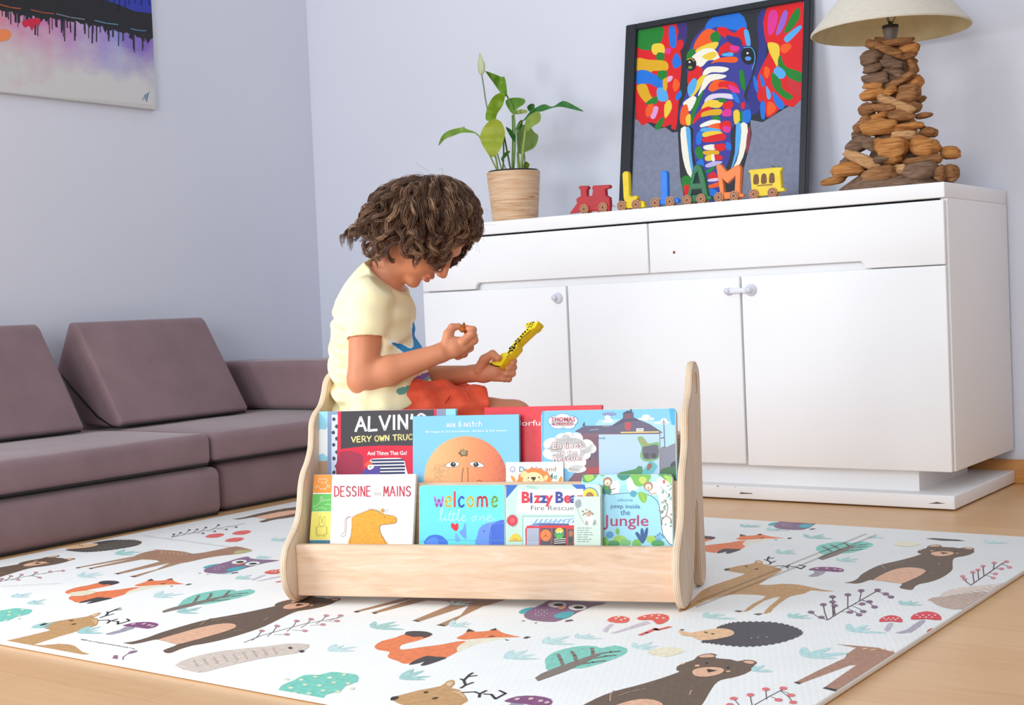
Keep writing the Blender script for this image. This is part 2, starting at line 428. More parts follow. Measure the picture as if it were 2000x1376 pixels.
# ---------------------------------------------------------------- abstract canvas on the left wall
CX = WX+.022; cy1, cz0 = 3.4604, 1.4093
t = thing('canvas_painting', 'abstract lake canvas with dark shore over pink, purple and blue reflections', 'painting', loc=(WX, 2.75, cz0))
MCAN = noisy('raw_canvas', (205, 204, 202), (214, 213, 211), 90, .8, .2, bump=.15, bdist=.001)
off = (WX, 2.75, cz0)
mb = MB(); rbox(mb, (WX+.001, 2.05, cz0), (CX, cy1, cz0+.95), .003, MCAN); mb.build('canvas', t, off)
mb = MB()
pm = lambda a, b: tuple(onX(a, b, CX)[1:])
A = Art(mb, pm, lambda x, y, d: (CX+d, x, y), (2.051, cz0+.001, cy1-.001, cz0+.949), rough=.6)
w = NM('lake_wash', .65, .2)                              # soft washes of colour in the reflections (pigment)
v = w.mapping((1, 2.2, 3.2)); n1 = w.noise(v, 3.1, 5, .6)
sy_ = w.n('ShaderNodeSeparateXYZ'); w.l(w.tc.outputs['Object'], sy_.inputs[0]); my_ = w.n('ShaderNodeMapRange'); my_.inputs[1].default_value = -.02; my_.inputs[2].default_value = .70; w.l(sy_.outputs[1], my_.inputs[0])
ja = w.n('ShaderNodeMath', operation='MULTIPLY_ADD'); w.l(w.noise(w.mapping((1, 2.6, .5)), 3.2, 2), ja.inputs[0]); ja.inputs[1].default_value = .5; jb = w.n('ShaderNodeMath', operation='ADD'); jb.inputs[1].default_value = -.25; w.l(my_.outputs[0], jb.inputs[0]); w.l(jb.outputs[0], ja.inputs[2])
ccol = w.ramp(ja.outputs[0], [(.06, (222, 120, 130)), (.28, (204, 130, 176)), (.55, (178, 134, 198)), (.78, (134, 142, 216)), (.95, (136, 108, 190))])
sp = w.n('ShaderNodeSeparateXYZ'); w.l(w.tc.outputs['Object'], sp.inputs[0])
mr = w.n('ShaderNodeMapRange'); mr.inputs[1].default_value = .075; mr.inputs[2].default_value = .25; w.l(sp.outputs[2], mr.inputs[0])
ad = w.n('ShaderNodeMath', operation='MULTIPLY_ADD'); w.l(n1, ad.inputs[0]); ad.inputs[1].default_value = 1.3; ad.inputs[2].default_value = -.72
a2 = w.n('ShaderNodeMath', operation='ADD'); a2.use_clamp = True; w.l(ad.outputs[0], a2.inputs[0]); w.l(mr.outputs[0], a2.inputs[1])
w.color(w.mix(a2.outputs[0], (210, 209, 208), ccol)); MLAKE = w.m
A.poly([(-300, -60), (296, -50), (303, 205), (-300, 150)], MLAKE)
SH = [(-300, -8)]
for k in range(70):
    x = -60+k*5.2; y0_ = float(np.interp(x, [-60, 0, 60, 120, 180, 240, 300], [8, 20, 32, 38, 48, 64, 76])); SH.append((x, y0_+random.uniform(-3, 3)+(random.choice((0, 0, 4, 9)) if k % 2 else 0)))
A.poly(SH+[(300, 84), (296, -60), (-300, -90)], (38, 38, 42))
A.poly([(190, -40), (297, -40), (297, 26), (262, 22), (235, 10), (205, 0)], (52, 62, 168))
for k in range(60):                                       # drips of the dark shore
    x = random.uniform(-40, 296); y = 22+x*.18; L = random.choice((8, 14, 22, 30))*random.uniform(.6, 1.2)
    A.line([(x, y-6), (x+random.uniform(-1, 1), y+L)], random.uniform(1.5, 4), (46, 44, 52))
for k in range(9):
    x = 200+k*11; A.line([(x, -20), (x+random.uniform(-4, 4), random.uniform(5, 22))], 1.6, (30, 34, 80))
A.poly([(44, 40), (78, 36), (76, 50), (70, 47), (62, 60), (57, 50), (48, 54)], (206, 38, 72), 2)
A.poly([(0, 58), (18, 60), (21, 72), (8, 80), (-20, 78)], (240, 140, 84), 3)
for x0, y0, x1, y1, cc in ((110, 27, 165, 38, (120, 130, 150)), (185, 40, 230, 48, (96, 142, 176)), (0, 9, 40, 17, (190, 90, 50)), (60, 19, 105, 27, (170, 84, 62)), (255, 56, 285, 60, (84, 130, 165))):
    A.line([(x0, y0), ((x0+x1)/2, (y0+y1)/2+1.5), (x1, y1)], 2, cc)
A.line([(278, 196), (284, 184), (283, 194), (288, 182), (286, 198), (291, 178)], 1.1, (96, 142, 180))
mb.build('picture', t, off)
# ---------------------------------------------------------------- white sideboard
XR, XL, YF, YB, HT = -1.2208, -3.0677, 3.726, 4.300, .9
w = NM('white_lacquer', .5, .3); v = w.mapping(); w.color(w.ramp(w.noise(v, 3, 2), [(.3, (243, 244, 246)), (.7, (246, 247, 249))])); MW = w.m
MGAP = flat((52, 52, 54), .8)
t = thing('sideboard', 'long white lacquered sideboard with two drawers and three doors against the back wall', 'cabinet', loc=((XL+XR)/2, (YF+YB)/2, 0))
so = ((XL+XR)/2, (YF+YB)/2, 0)
XS = -2.1510; XD1 = float(onY(1110, 640, YF)[0]); XD2 = -1.8409
mb = MB(); rbox(mb, (XL, YF, .8577), (XR, YB, HT), .003, MW); mb.build('top_board', t, so)
mb = MB(); Y2 = YF+.021
rbox(mb, (XR-.02, Y2, .107), (XR, YB, .8575), .002, MW); rbox(mb, (XL, Y2, .107), (XL+.02, YB, .8575), .002, MW)
box(mb, (XL+.02, Y2+.004, .107), (XR-.02, YB, .125), MW); box(mb, (XL+.02, YB-.012, .125), (XR-.02, YB, .8575), MW)
box(mb, (XL+.02, Y2+.004, .655), (XR-.02, YB-.012, .72), MW)
box(mb, (XL+.02, Y2+.03, .80), (XR-.02, Y2+.04, .8575), MGAP)
for x in (XD1, XD2): box(mb, (x-.012, Y2+.004, .125), (x+.012, YB-.012, .655), MW)
mb.build('carcass', t, so)
def front(name, x0, x1, z0, z1, notch=None, bev=.0025):
    pts = [(x0, z0)]
    if notch:
        a, b = notch; h = .021; r = .012
        if a > x0+.001: pts += [(a, z0), (a+.002, z0+h*.55), (a+r, z0+h)]
        else: pts = [(x0, z0+h)]
        if b < x1-.001: pts += [(b-r, z0+h), (b-.002, z0+h*.55), (b, z0), (x1, z0)]
        else: pts += [(x1, z0+h)]
    else: pts += [(x1, z0)]
    pts += [(x1, z1), (x0, z1)]
    mb = MB(); bprism(mb, pts, YF, YF+.019, 1, bev, MW, 2); return mb.build(name, t, so)
xa = float(onY(928, 556, YF)[0]); xb = float(onY(1689, 520, YF)[0])
front('drawer', XL+.003, XS-.0025, .676, .8515, (xa, XS))
dr = front('drawer', XS+.0025, XR-.004, .676, .8515, (XS, xb))
q = onY(1316.6, 492.5, YF); mb = MB(); lathe(mb, [(.004, -.0006), (.0045, .0004), (.003, .0008)], flat((150, 70, 40)), 14, close=True)
o = mb.build('screw_hole', dr); o.matrix_basis = Matrix.Translation((q[0]-so[0], YF-so[1], q[2])) @ Matrix.Rotation(PI/2, 4, 'X'); o['label'] = 'small brown screw hole'
front('door', XL+.003, XD1-.004, .110, .671); front('door', XD1+.0035, XD2-.003, .110, .672); front('door', XD2+.0035, XR-.004, .107, .673)
mb = MB(); rbox(mb, (XL, YF, .0045), (XR, YB, .0424), .003, MW)
A = Art(mb, lambda a, b: (onY(a, b, YF)[0], onY(a, b, YF)[2]), lambda x, y, d: (x, YF-d, y), None)
for P in ([(1443, 964), (1448, 960.5), (1454, 961.5), (1460, 962), (1470, 962.5), (1469, 964), (1458, 964)], [(1399.5, 949), (1402, 948), (1405, 949.5), (1401, 950)], [(1812, 982.5), (1824, 981), (1829, 979.5), (1836, 981), (1847, 982.5), (1830, 983.5)], [(1434, 949.8), (1438, 950), (1436, 951)]):
    A.poly(P, (104, 82, 74))
mb.build('base_plate', t, so)
for x in (XL+.12, XR-.12):
    for y in (YF+.10, YB-.10):
        mb = MB(); rbox(mb, (x-.03, y-.03, 0.0), (x+.03, y+.03, .0046), .001, MGAP); mb.build('foot', t, so)
mb = MB(); q = onZ(1796, 958.5, .0424)
box(mb, (XL+.1, q[1], .0424), (q[0], YB-.08, .107), MW); mb.build('plinth', t, so)
MLOCK = flat((226, 228, 240), .35)
def disc(mb, px, py, r, h, y=YF):
    q = onY(px, py, y); bm = bmesh.new()
    bmesh.ops.create_cone(bm, segments=28, radius1=r, radius2=r*.96, depth=h, cap_ends=True)
    bmesh.ops.bevel(bm, geom=[e for e in bm.edges if abs(e.verts[0].co.z-e.verts[1].co.z) < 1e-6 and e.verts[0].co.z > 0], offset=min(.0015, h*.3), segments=2, affect='EDGES')
    mb.addbm(bm, MLOCK, True, Matrix.Translation((q[0], y-h/2, q[2])) @ Matrix.Rotation(PI/2, 4, 'X'))
mb = MB(); disc(mb, 1090, 582, .0185, .006); disc(mb, 1086, 581, .0095, .016); mb.build('child_lock', t, so, label='white round child lock on the left door')
mb = MB(); disc(mb, 1424, 569, .0125, .006); disc(mb, 1467, 566, .0185, .006); disc(mb, 1423, 568, .010, .016); disc(mb, 1465, 565.5, .0105, .016)
a = onY(1424, 568, YF); b = onY(1465, 566, YF); rbox(mb, (a[0], YF-.013, a[2]-.008), (b[0], YF-.006, a[2]+.008), .003, MLOCK)
mb.build('child_lock', t, so, label='white strap child lock across two doors')

# ---------------------------------------------------------------- elephant picture leaning on the wall
PB, PT = np.array((0, 4.165, HT)), np.array((0, 4.262, 1.52))
up = PT-PB; up /= np.linalg.norm(up); nr = np.cross(np.array((1, 0, 0)), up)   # nr points to the room (-Y)
if nr[1] > 0: nr = -nr
def ppm(a, b):
    q = hit(a, b, PB, nr)-PB; return (q[0], q@up)
c4 = [ppm(*p) for p in ((1219, 38), (1581, -2), (1575, 383), (1211, 413))]
fx0, fx1 = (c4[0][0]+c4[3][0])/2, (c4[1][0]+c4[2][0])/2; fz1 = (c4[0][1]+c4[1][1])/2; fz0 = .0065
i4 = [ppm(*p) for p in ((1239, 57), (1567, 2), (1561.5, 377), (1233, 402))]
ix0, ix1 = (i4[0][0]+i4[3][0])/2, (i4[1][0]+i4[2][0])/2; iz1 = (i4[0][1]+i4[1][1])/2; iz0 = .036
pc = ((fx0+fx1)/2, PB[1]+.02, HT)
t = thing('framed_painting', 'black framed painting of a multicoloured elephant leaning on the wall above the sideboard', 'painting', loc=pc)
MFR = flat((30, 33, 40), .35)
def p3(x, y, d): return tuple(np.array((x, 0, 0))+PB+up*y+nr*d)
mb = MB()
def bar(x0, y0, x1, y1):
    bm = bmesh.new(); bmesh.ops.create_cube(bm, size=1)
    for q in bm.verts:
        x = x0+(q.co.x+.5)*(x1-x0); y = y0+(q.co.y+.5)*(y1-y0); d = -.03+(q.co.z+.5)*.03
        q.co = Vector(p3(x, y, d))
    bmesh.ops.bevel(bm, geom=bm.edges[:], offset=.0025, segments=2, affect='EDGES'); mb.addbm(bm, MFR, False)
bar(fx0, fz0, ix0, fz1); bar(ix1, fz0, fx1, fz1); bar(ix0, fz0, ix1, iz0); bar(ix0, iz1, ix1, fz1)
mb.build('frame', t, pc)
mb = MB(); bm = bmesh.new(); bmesh.ops.create_cube(bm, size=1)
for q in bm.verts: q.co = Vector(p3(ix0+(q.co.x+.5)*(ix1-ix0), iz0+(q.co.y+.5)*(iz1-iz0), -.024+(q.co.z+.5)*.012))
mb.addbm(bm, noisy('grey_paint', (124, 130, 150), (134, 140, 160), 60, .6, .25, bump=.1)); 
A = Art(mb, ppm, lambda x, y, d: p3(x, y, -.012+d), (ix0+.0005, iz0+.0005, ix1-.0005, iz1-.0005), step=1e-5, rough=.5)
Z = lambda L: [(1200+x/3.4405, y/3.4405) for x, y in L]
R_, B_, G_, Y_, O_, P_, K_, W_, LB, NV, PU, YW = (222, 22, 30), (24, 116, 220), (24, 128, 40), (226, 172, 22), (244, 92, 22), (222, 50, 150), (40, 42, 52), (244, 240, 224), (84, 172, 236), (44, 50, 134), (150, 100, 204), (240, 206, 60)
A.poly(Z([(130, 100), (1260, -30), (1255, 660), (1140, 720), (985, 815), (905, 800), (900, 960), (860, 1120), (840, 1400), (470, 1400), (430, 1180), (415, 880), (380, 885), (330, 850), (270, 865), (220, 825), (130, 795)]), K_)
A.poly(Z([(950, 110), (1010, 60), (1010, 330), (1000, 560), (980, 700), (920, 770), (880, 640), (930, 480), (960, 300)]), NV, 2)
A.poly(Z([(405, 160), (475, 150), (470, 270), (430, 330), (400, 250)]), (60, 44, 120), 2)
# left ear
A.poly(Z([(138, 205), (180, 165), (405, 155), (410, 260), (430, 330), (440, 420), (430, 560), (415, 760), (400, 870), (370, 830), (320, 850), (280, 830), (225, 815), (135, 790)]), R_, 2)
for pts, c in (([(142, 190), (305, 172), (318, 230), (290, 290), (240, 330), (142, 310)], G_), ([(250, 290), (315, 290), (325, 350), (260, 362), (238, 330)], YW), ([(276, 350), (322, 352), (318, 400), (274, 398)], G_), ([(355, 180), (395, 178), (405, 300), (365, 305)], B_),
    ([(140, 385), (220, 395), (335, 405), (345, 465), (250, 470), (210, 495), (140, 465)], Y_), ([(140, 475), (200, 465), (260, 495), (310, 520), (315, 590), (270, 580), (220, 555), (140, 560)], B_), ([(280, 475), (340, 470), (335, 520), (290, 525)], G_),
    ([(140, 570), (200, 560), (225, 620), (250, 670), (220, 700), (160, 640)], Y_), ([(275, 590), (330, 590), (350, 665), (285, 670)], LB), ([(205, 680), (270, 640), (272, 690), (210, 695)], G_), ([(230, 780), (255, 710), (285, 720), (260, 790)], (224, 160, 214)), ([(325, 700), (360, 665), (375, 720), (330, 790)], YW), ([(140, 640), (190, 700), (205, 770), (150, 780)], R_),
    ([(262, 840), (300, 790), (325, 790), (300, 855), (265, 865)], G_), ([(335, 320), (370, 320), (360, 355), (330, 350)], P_), ([(380, 390), (410, 350), (440, 420), (400, 455), (380, 430)], B_), ([(345, 510), (380, 505), (372, 535), (345, 545)], (230, 170, 220)), ([(315, 530), (345, 520), (340, 600), (318, 590)], Y_), ([(200, 720), (250, 690), (240, 760), (205, 780)], O_), ([(395, 520), (430, 560), (400, 610), (380, 580)], O_), ([(370, 850), (395, 790), (408, 810), (390, 860)], R_), ([(415, 270), (440, 260), (455, 290), (430, 335)], R_), ([(400, 640), (435, 600), (440, 640), (410, 670)], B_)): A.poly(Z(pts), c, 3)
# right ear
A.poly(Z([(1010, 55), (1258, 8), (1250, 655), (1130, 700), (1060, 765), (1010, 780), (1000, 700), (960, 600), (950, 510), (1000, 400), (1030, 330), (1000, 240)]), R_, 2)
for pts, c in (([(1035, 70), (1070, 60), (1090, 110), (1060, 210), (1025, 225), (1020, 130)], P_), ([(1125, 70), (1155, 80), (1135, 160), (1100, 220), (1075, 215)], PU), ([(1190, 80), (1230, 45), (1235, 110), (1180, 190), (1140, 215), (1135, 190)], G_), ([(1135, 240), (1230, 165), (1245, 185), (1165, 270), (1140, 275)], LB),
    ([(1022, 280), (1090, 290), (1100, 350), (1085, 440), (1060, 400), (1030, 340)], YW), ([(1110, 300), (1160, 285), (1180, 310), (1140, 350), (1110, 340)], O_), ([(1105, 360), (1140, 440), (1245, 480), (1245, 545), (1160, 515), (1090, 430)], G_), ([(1060, 470), (1090, 440), (1140, 480), (1125, 520), (1080, 515)], LB), ([(1050, 480), (1110, 540), (1120, 590), (1190, 640), (1160, 665), (1090, 620), (1050, 560)], G_),
    ([(1050, 610), (1090, 640), (1135, 700), (1110, 730), (1070, 690)], B_), ([(1010, 570), (1040, 620), (1035, 660), (1015, 650)], LB), ([(1020, 680), (1060, 690), (1075, 730), (1020, 770)], O_), ([(1000, 440), (1035, 460), (1020, 520), (995, 500)], O_), ([(970, 490), (1000, 540), (995, 580), (975, 560)], B_), ([(970, 690), (1000, 680), (1000, 790), (975, 780)], B_), ([(1150, 520), (1240, 560), (1240, 640), (1170, 600)], (206, 44, 50)), ([(925, 500), (950, 540), (955, 620), (930, 580)], B_), ([(955, 600), (985, 640), (975, 680), (950, 650)], R_)): A.poly(Z(pts), c, 3)
# head and trunk
A.poly(Z([(640, 105), (740, 80), (830, 78), (880, 180), (910, 290), (930, 430), (890, 560), (860, 640), (905, 720), (900, 820), (800, 830), (770, 900), (780, 990), (750, 1100), (720, 1180), (700, 1340), (610, 1360), (560, 1200), (540, 1100), (515, 980), (520, 860), (470, 840), (425, 800), (430, 720), (480, 600), (480, 500), (470, 430), (490, 330), (530, 240), (590, 180)]), (58, 60, 150), 2)
for pts, c in (([(600, 185), (650, 110), (830, 80), (880, 185), (790, 195), (740, 180), (660, 175), (630, 205)], B_), ([(690, 175), (740, 180), (790, 215), (840, 180), (880, 190), (905, 280), (850, 300), (800, 260), (740, 250), (680, 210)], R_), ([(590, 200), (640, 190), (680, 220), (640, 290), (560, 310), (520, 330), (535, 270)], O_), ([(475, 360), (510, 320), (530, 340), (500, 400), (475, 440)], G_), ([(640, 220), (680, 205), (705, 250), (670, 285), (635, 260)], G_), ([(545, 320), (640, 280), (690, 280), (660, 330), (600, 340), (540, 350)], YW), ([(510, 375), (580, 325), (650, 320), (690, 360), (690, 395), (620, 400), (580, 440), (530, 440), (530, 400)], W_), ([(580, 370), (650, 340), (680, 360), (640, 395), (600, 390)], YW), ([(700, 310), (770, 270), (830, 300), (810, 350), (740, 340), (690, 370)], R_), ([(770, 300), (820, 300), (825, 330), (775, 335)], P_), ([(715, 355), (780, 345), (785, 370), (720, 370)], LB), ([(690, 385), (800, 375), (820, 400), (790, 415), (690, 410), (640, 420)], O_), ([(860, 200), (890, 200), (905, 290), (880, 300)], LB),
    ([(490, 470), (530, 440), (560, 440), (540, 510), (500, 580), (480, 540)], R_), ([(540, 460), (580, 450), (575, 500), (545, 540)], R_), ([(585, 480), (620, 445), (700, 440), (760, 455), (720, 480), (640, 480), (590, 510)], W_), ([(575, 570), (600, 510), (660, 490), (740, 500), (720, 520), (640, 540), (590, 600), (550, 640)], W_), ([(530, 560), (580, 500), (600, 505), (560, 590), (500, 660)], YW), ([(490, 640), (480, 580), (520, 520), (545, 540), (530, 600), (500, 640)], LB), ([(650, 540), (700, 530), (780, 550), (770, 590), (700, 590), (650, 610), (620, 590)], O_), ([(700, 545), (790, 545), (830, 600), (800, 620), (740, 580), (690, 580)], R_), ([(760, 560), (820, 590), (830, 620), (770, 600)], P_), ([(500, 830), (520, 700), (570, 620), (590, 600), (560, 690), (530, 760), (520, 820)], G_), ([(450, 690), (480, 660), (520, 640), (540, 660), (500, 740), (470, 720)], W_), ([(430, 800), (440, 720), (480, 700), (490, 830), (440, 830)], O_), ([(470, 780), (500, 760), (500, 830), (475, 832)], YW),
    ([(600, 660), (650, 625), (770, 625), (785, 660), (700, 650), (640, 665), (600, 690)], (224, 214, 236)), ([(590, 690), (640, 665), (720, 680), (690, 720), (620, 715), (570, 750)], YW), ([(720, 690), (770, 670), (790, 700), (760, 730), (720, 720)], R_), ([(690, 655), (740, 660), (735, 680), (695, 680)], G_), ([(520, 800), (560, 740), (620, 710), (640, 730), (560, 790), (520, 830)], R_), ([(580, 750), (650, 730), (710, 730), (700, 765), (630, 770), (575, 780)], Y_), ([(715, 740), (770, 725), (775, 770), (720, 775)], P_), ([(640, 780), (680, 770), (705, 795), (660, 800)], G_), ([(570, 830), (640, 800), (700, 805), (690, 830), (620, 840), (570, 850)], W_), ([(620, 840), (700, 820), (720, 860), (640, 860)], O_), ([(700, 820), (760, 805), (775, 850), (740, 885), (700, 860)], R_), ([(720, 840), (770, 850), (760, 885), (725, 880)], P_), ([(570, 860), (620, 850), (700, 865), (690, 880), (580, 880)], LB), ([(580, 890), (640, 875), (710, 880), (700, 905), (590, 915)], YW), ([(590, 920), (720, 890), (735, 930), (640, 950), (585, 945)], R_), ([(545, 890), (580, 880), (570, 960), (540, 960)], B_), ([(590, 975), (660, 965), (670, 1000), (600, 1000)], W_), ([(660, 970), (730, 960), (735, 1000), (680, 1010)], R_), ([(530, 1000), (570, 980), (590, 1050), (550, 1060)], G_), ([(590, 1010), (680, 1005), (690, 1030), (600, 1035)], Y_), ([(600, 1045), (640, 1035), (650, 1070), (605, 1075)], YW), ([(640, 1035), (660, 1035), (665, 1075), (645, 1075)], W_), ([(665, 1035), (710, 1040), (715, 1065), (670, 1070)], R_), ([(600, 1105), (650, 1080), (715, 1080), (690, 1100), (620, 1120)], (190, 180, 226)), ([(540, 1090), (580, 1060), (590, 1110), (550, 1120)], B_), ([(600, 1150), (640, 1120), (670, 1110), (640, 1150)], G_), ([(620, 1170), (660, 1150), (680, 1190), (630, 1200)], R_), ([(600, 1250), (700, 1215), (710, 1245), (620, 1260)], O_), ([(600, 1290), (650, 1260), (690, 1300), (630, 1330)], B_), ([(620, 1200), (690, 1190), (685, 1210), (625, 1215)], (224, 200, 230)),
    ([(830, 470), (860, 480), (870, 600), (840, 570)], G_), ([(840, 690), (865, 680), (865, 720), (845, 725)], R_), ([(790, 745), (825, 735), (835, 800), (800, 830)], YW), ([(835, 760), (900, 730), (905, 800), (850, 830)], B_), ([(832, 760), (850, 740), (850, 820), (838, 825)], G_), ([(740, 950), (770, 960), (775, 1000), (745, 1000)], B_), ([(780, 610), (820, 640), (830, 690), (790, 660)], B_), ([(745, 230), (790, 240), (830, 250), (850, 300), (800, 300), (750, 270)], NV)): A.poly(Z(pts), c, 3)
# eyes and tusks
for cx, cy, rx, ry, hl in ((503, 425, 30, 38, (120, 150, 60)), (893, 365, 42, 52, (90, 150, 220))):
    A.ell(*Z([(cx, cy)])[0], rx/3.44*1.25, ry/3.44*1.2, (24, 26, 36)); A.ell(*Z([(cx-4, cy+22)])[0], rx/3.44*.5, ry/3.44*.28, hl); A.ell(*Z([(cx-8, cy-14)])[0], 2, 2, W_)
A.line(Z([(862, 315), (905, 312), (930, 345), (934, 400), (915, 460)]), 1.6, LB, 3); A.line(Z([(480, 395), (505, 385), (525, 405)]), 1.5, YW, 3)
A.poly(Z([(425, 850), (500, 845), (515, 950), (520, 1080), (535, 1160), (530, 1215), (480, 1185), (440, 1080), (425, 950)]), K_, 2)
A.poly(Z([(437, 858), (485, 855), (490, 1000), (500, 1110), (523, 1200), (480, 1160), (450, 1060), (437, 950)]), W_, 2); A.poly(Z([(470, 858), (500, 862), (505, 1000), (518, 1110), (525, 1195), (500, 1110), (485, 1000)]), LB, 2)
A.poly(Z([(800, 830), (905, 840), (900, 960), (860, 1090), (800, 1170), (740, 1180), (790, 1060), (800, 940)]), K_, 2)
A.poly(Z([(835, 828), (883, 830), (882, 930), (855, 1050), (800, 1150), (755, 1178), (810, 1080), (835, 960)]), W_, 2); A.poly(Z([(808, 832), (840, 828), (838, 950), (800, 1085), (772, 1130), (800, 1020)]), LB, 2)
A.poly(Z([(890, 860), (905, 850), (900, 960), (880, 1030), (875, 960)]), (150, 50, 70), 2)
for pts, c in (([(440, 1190), (500, 1180), (495, 1250), (460, 1300)], G_), ([(455, 1250), (490, 1240), (500, 1320), (470, 1340)], R_)): A.poly(Z(pts), c, 2)
A.line(Z([(1038, 1108), (1062, 1112), (1055, 1132)]), .9, (40, 40, 50)); A.line(Z([(1062, 1128), (1072, 1118), (1076, 1130), (1086, 1118), (1085, 1132), (1098, 1108), (1092, 1138)]), .8, (40, 40, 50))
mb.build('canvas', t, pc)

# ---------------------------------------------------------------- driftwood lamp
LY = 3.985
la = onY(1744, 200, LY); LX = float(la[0]); SCL = float((np.array((LX, LY, 1.1))-CAMP)@AXF)/FOC     # metres per pixel there
t = thing('table_lamp', 'table lamp with stacked driftwood base and cream cone shade on the sideboard', 'lamp', loc=(LX, LY, HT))
lz = lambda py, px=1744: float(onY(px, py, LY)[2])-HT
lx = lambda px, py: float(onY(px, py, LY)[0])-LX
w = NM('cream_shade', .8, .2); vv = w.mapping((1, 1, 6)); w.color(w.ramp(w.noise(vv, 40, 2), [(.3, (226, 220, 206)), (.7, (236, 231, 219))]))
tr = w.n('ShaderNodeBsdfTranslucent'); tr.inputs[0].default_value = (*lin((226, 205, 160)), 1); mx = w.n('ShaderNodeMixShader'); mx.inputs[0].default_value = .22
w.l(w.b.outputs[0], mx.inputs[1]); w.l(tr.outputs[0], mx.inputs[2]); w.l(mx.outputs[0], w.t.nodes['Material Output'].inputs[0]); MSH = w.m
MSHI = noisy('shade_lining', (214, 196, 150), (222, 205, 162), 30, .8, .1)
zb = lz(61); rb = 151*SCL
mb = MB(); lathe(mb, [(rb, zb), (rb+.0025, zb+.003), (rb+.001, zb+.008), (.078, zb+.185), (.0765, zb+.188)], MSH, 72)
lathe(mb, [(.0745, zb+.187), (rb-.003, zb+.008), (rb-.0035, zb+.001), (rb, zb)], MSHI, 72); mb.build('lamp_shade', t, label='cream cone shade')
mb = MB(); lathe(mb, [(.0, zb+.012), (.021, zb+.012), (.0225, zb+.008), (.0215, zb-.002), (.016, zb-.022), (.012, zb-.034)], flat((120, 112, 108), .35), 24)
lathe(mb, [(.0226, zb+.009), (.024, zb+.011), (.024, zb+.018), (.0, zb+.019)], flat((40, 38, 38), .4), 24); mb.build('bulb_socket', t)
mb = MB(); tube(mb, [(0, 0, zb+.03), (0, 0, zb-.09)], .006, flat((70, 60, 52), .5))
for k in range(3):
    a = k*2.1+.5; tube(mb, [(0, 0, zb+.01), (.04*math.cos(a), .04*math.sin(a), zb+.1), (.075*math.cos(a), .075*math.sin(a), zb+.18)], .0015, flat((90, 86, 80), .4), 6)
mb.build('shade_carrier', t)
def wood(name, c0, c1, c2):
    w = NM(name, .85, .15); v = w.mapping((1, 3, 9)); f = w.noise(v, 16, 6, .65, .6); w.color(w.ramp(f, [(.28, c0), (.5, c1), (.75, c2)])); w.bump(f, .5, .004); return w.m
MD = [wood('driftwood_grey', (82, 62, 48), (122, 96, 78), (150, 124, 102)), wood('driftwood_brown', (88, 56, 32), (146, 102, 66), (178, 134, 92)), wood('driftwood_orange', (112, 66, 28), (180, 122, 68), (206, 152, 96)), wood('driftwood_pale', (130, 92, 58), (190, 146, 102), (214, 176, 132))]
DW = [(600, 300, 330, 45, 0, 1), (470, 315, 110, 60, 20, 1), (595, 360, 230, 62, 28, 1), (690, 340, 160, 60, -5, 2), (700, 385, 100, 45, -20, 1), (460, 395, 150, 90, -15, 0), (600, 445, 170, 60, 12, 0), (470, 470, 130, 55, -10, 0), (720, 450, 110, 50, 60, 1), (500, 535, 170, 72, -5, 0), (640, 500, 120, 55, 35, 0), (655, 555, 262, 52, -27, 1), (470, 585, 140, 48, 5, 2), (740, 560, 90, 80, 30, 2), (475, 650, 158, 78, -12, 2), (595, 625, 95, 55, -20, 2), (700, 640, 150, 120, 0, 1), (630, 705, 275, 64, 24, 3), (735, 720, 90, 65, 20, 1), (430, 740, 130, 82, -15, 1), (560, 735, 180, 55, 5, 1), (785, 780, 100, 38, -5, 1), (530, 790, 125, 48, -10, 2), (670, 785, 165, 72, 5, 1), (410, 845, 125, 82, -40, 1), (525, 870, 245, 104, -5, 2), (720, 860, 185, 55, -10, 2), (825, 895, 112, 72, 10, 1), (370, 920, 75, 55, 0, 0), (690, 920, 145, 62, 5, 3), (380, 990, 185, 100, -30, 0), (490, 980, 125, 95, 20, 0), (620, 1000, 218, 142, 5, 2), (640, 1075, 125, 75, 0, 2), (815, 1000, 195, 122, 20, 2), (955, 1030, 130, 82, 10, 2), (450, 1090, 275, 72, 25, 3), (590, 1085, 155, 55, 0, 0), (830, 1090, 245, 64, -5, 1), (320, 1095, 115, 62, -20, 0), (340, 1150, 235, 92, -5, 2), (220, 1218, 175, 48, -12, 2), (560, 1190, 275, 112, -8, 1), (810, 1165, 235, 115, -8, 0), (930, 1165, 75, 105, 0, 1), (985, 1165, 90, 112, 5, 1), (700, 1150, 110, 65, 0, 3)]
def pile_r(z):                                           # half-width of the stack at a height
    return float(np.interp(z, [0, .06, .12, .2, .3, .42, .46], [.20, .185, .14, .105, .088, .082, .08]))
def drift(px, py, wpx, hpx, rot, tone, face=-1, ang=None):
    x = lx(px, py); z = max(lz(py, px), .02); R = pile_r(z)
    y = face*math.sqrt(max(R*R-min(abs(x), R*.98)**2, .0004))*.62
    L, H = wpx*SCL/2*1.04, hpx*SCL/2*1.06; D = min(max(H*1.1, .018), .04)
    sd = Vector((random.uniform(0, 50), random.uniform(0, 50), random.uniform(0, 50)))
    def fn(p):
        q = Vector([math.copysign(abs(c)**.72, c) for c in p])
        q *= 1+.30*noise.noise(p*1.1+sd)+.16*noise.noise(p*2.7+sd)+.06*noise.noise(p*7+sd)
        q.z += .22*noise.noise(Vector((p.x*1.2, 0, 0))+sd); return q*.98
    X = Matrix.Rotation(math.radians(rot+2), 4, 'Y') @ Matrix.Rotation(random.uniform(-.25, .25), 4, 'Z')
    mb = MB(); ico(mb, (x, y, z), (L, D, H), MD[tone], 3, X, fn); mb.build('driftwood_piece', t)
for d in DW: drift(1580+d[0]/3.44, d[1]/3.44, d[2]/3.44, d[3]/3.44, d[4], d[5])
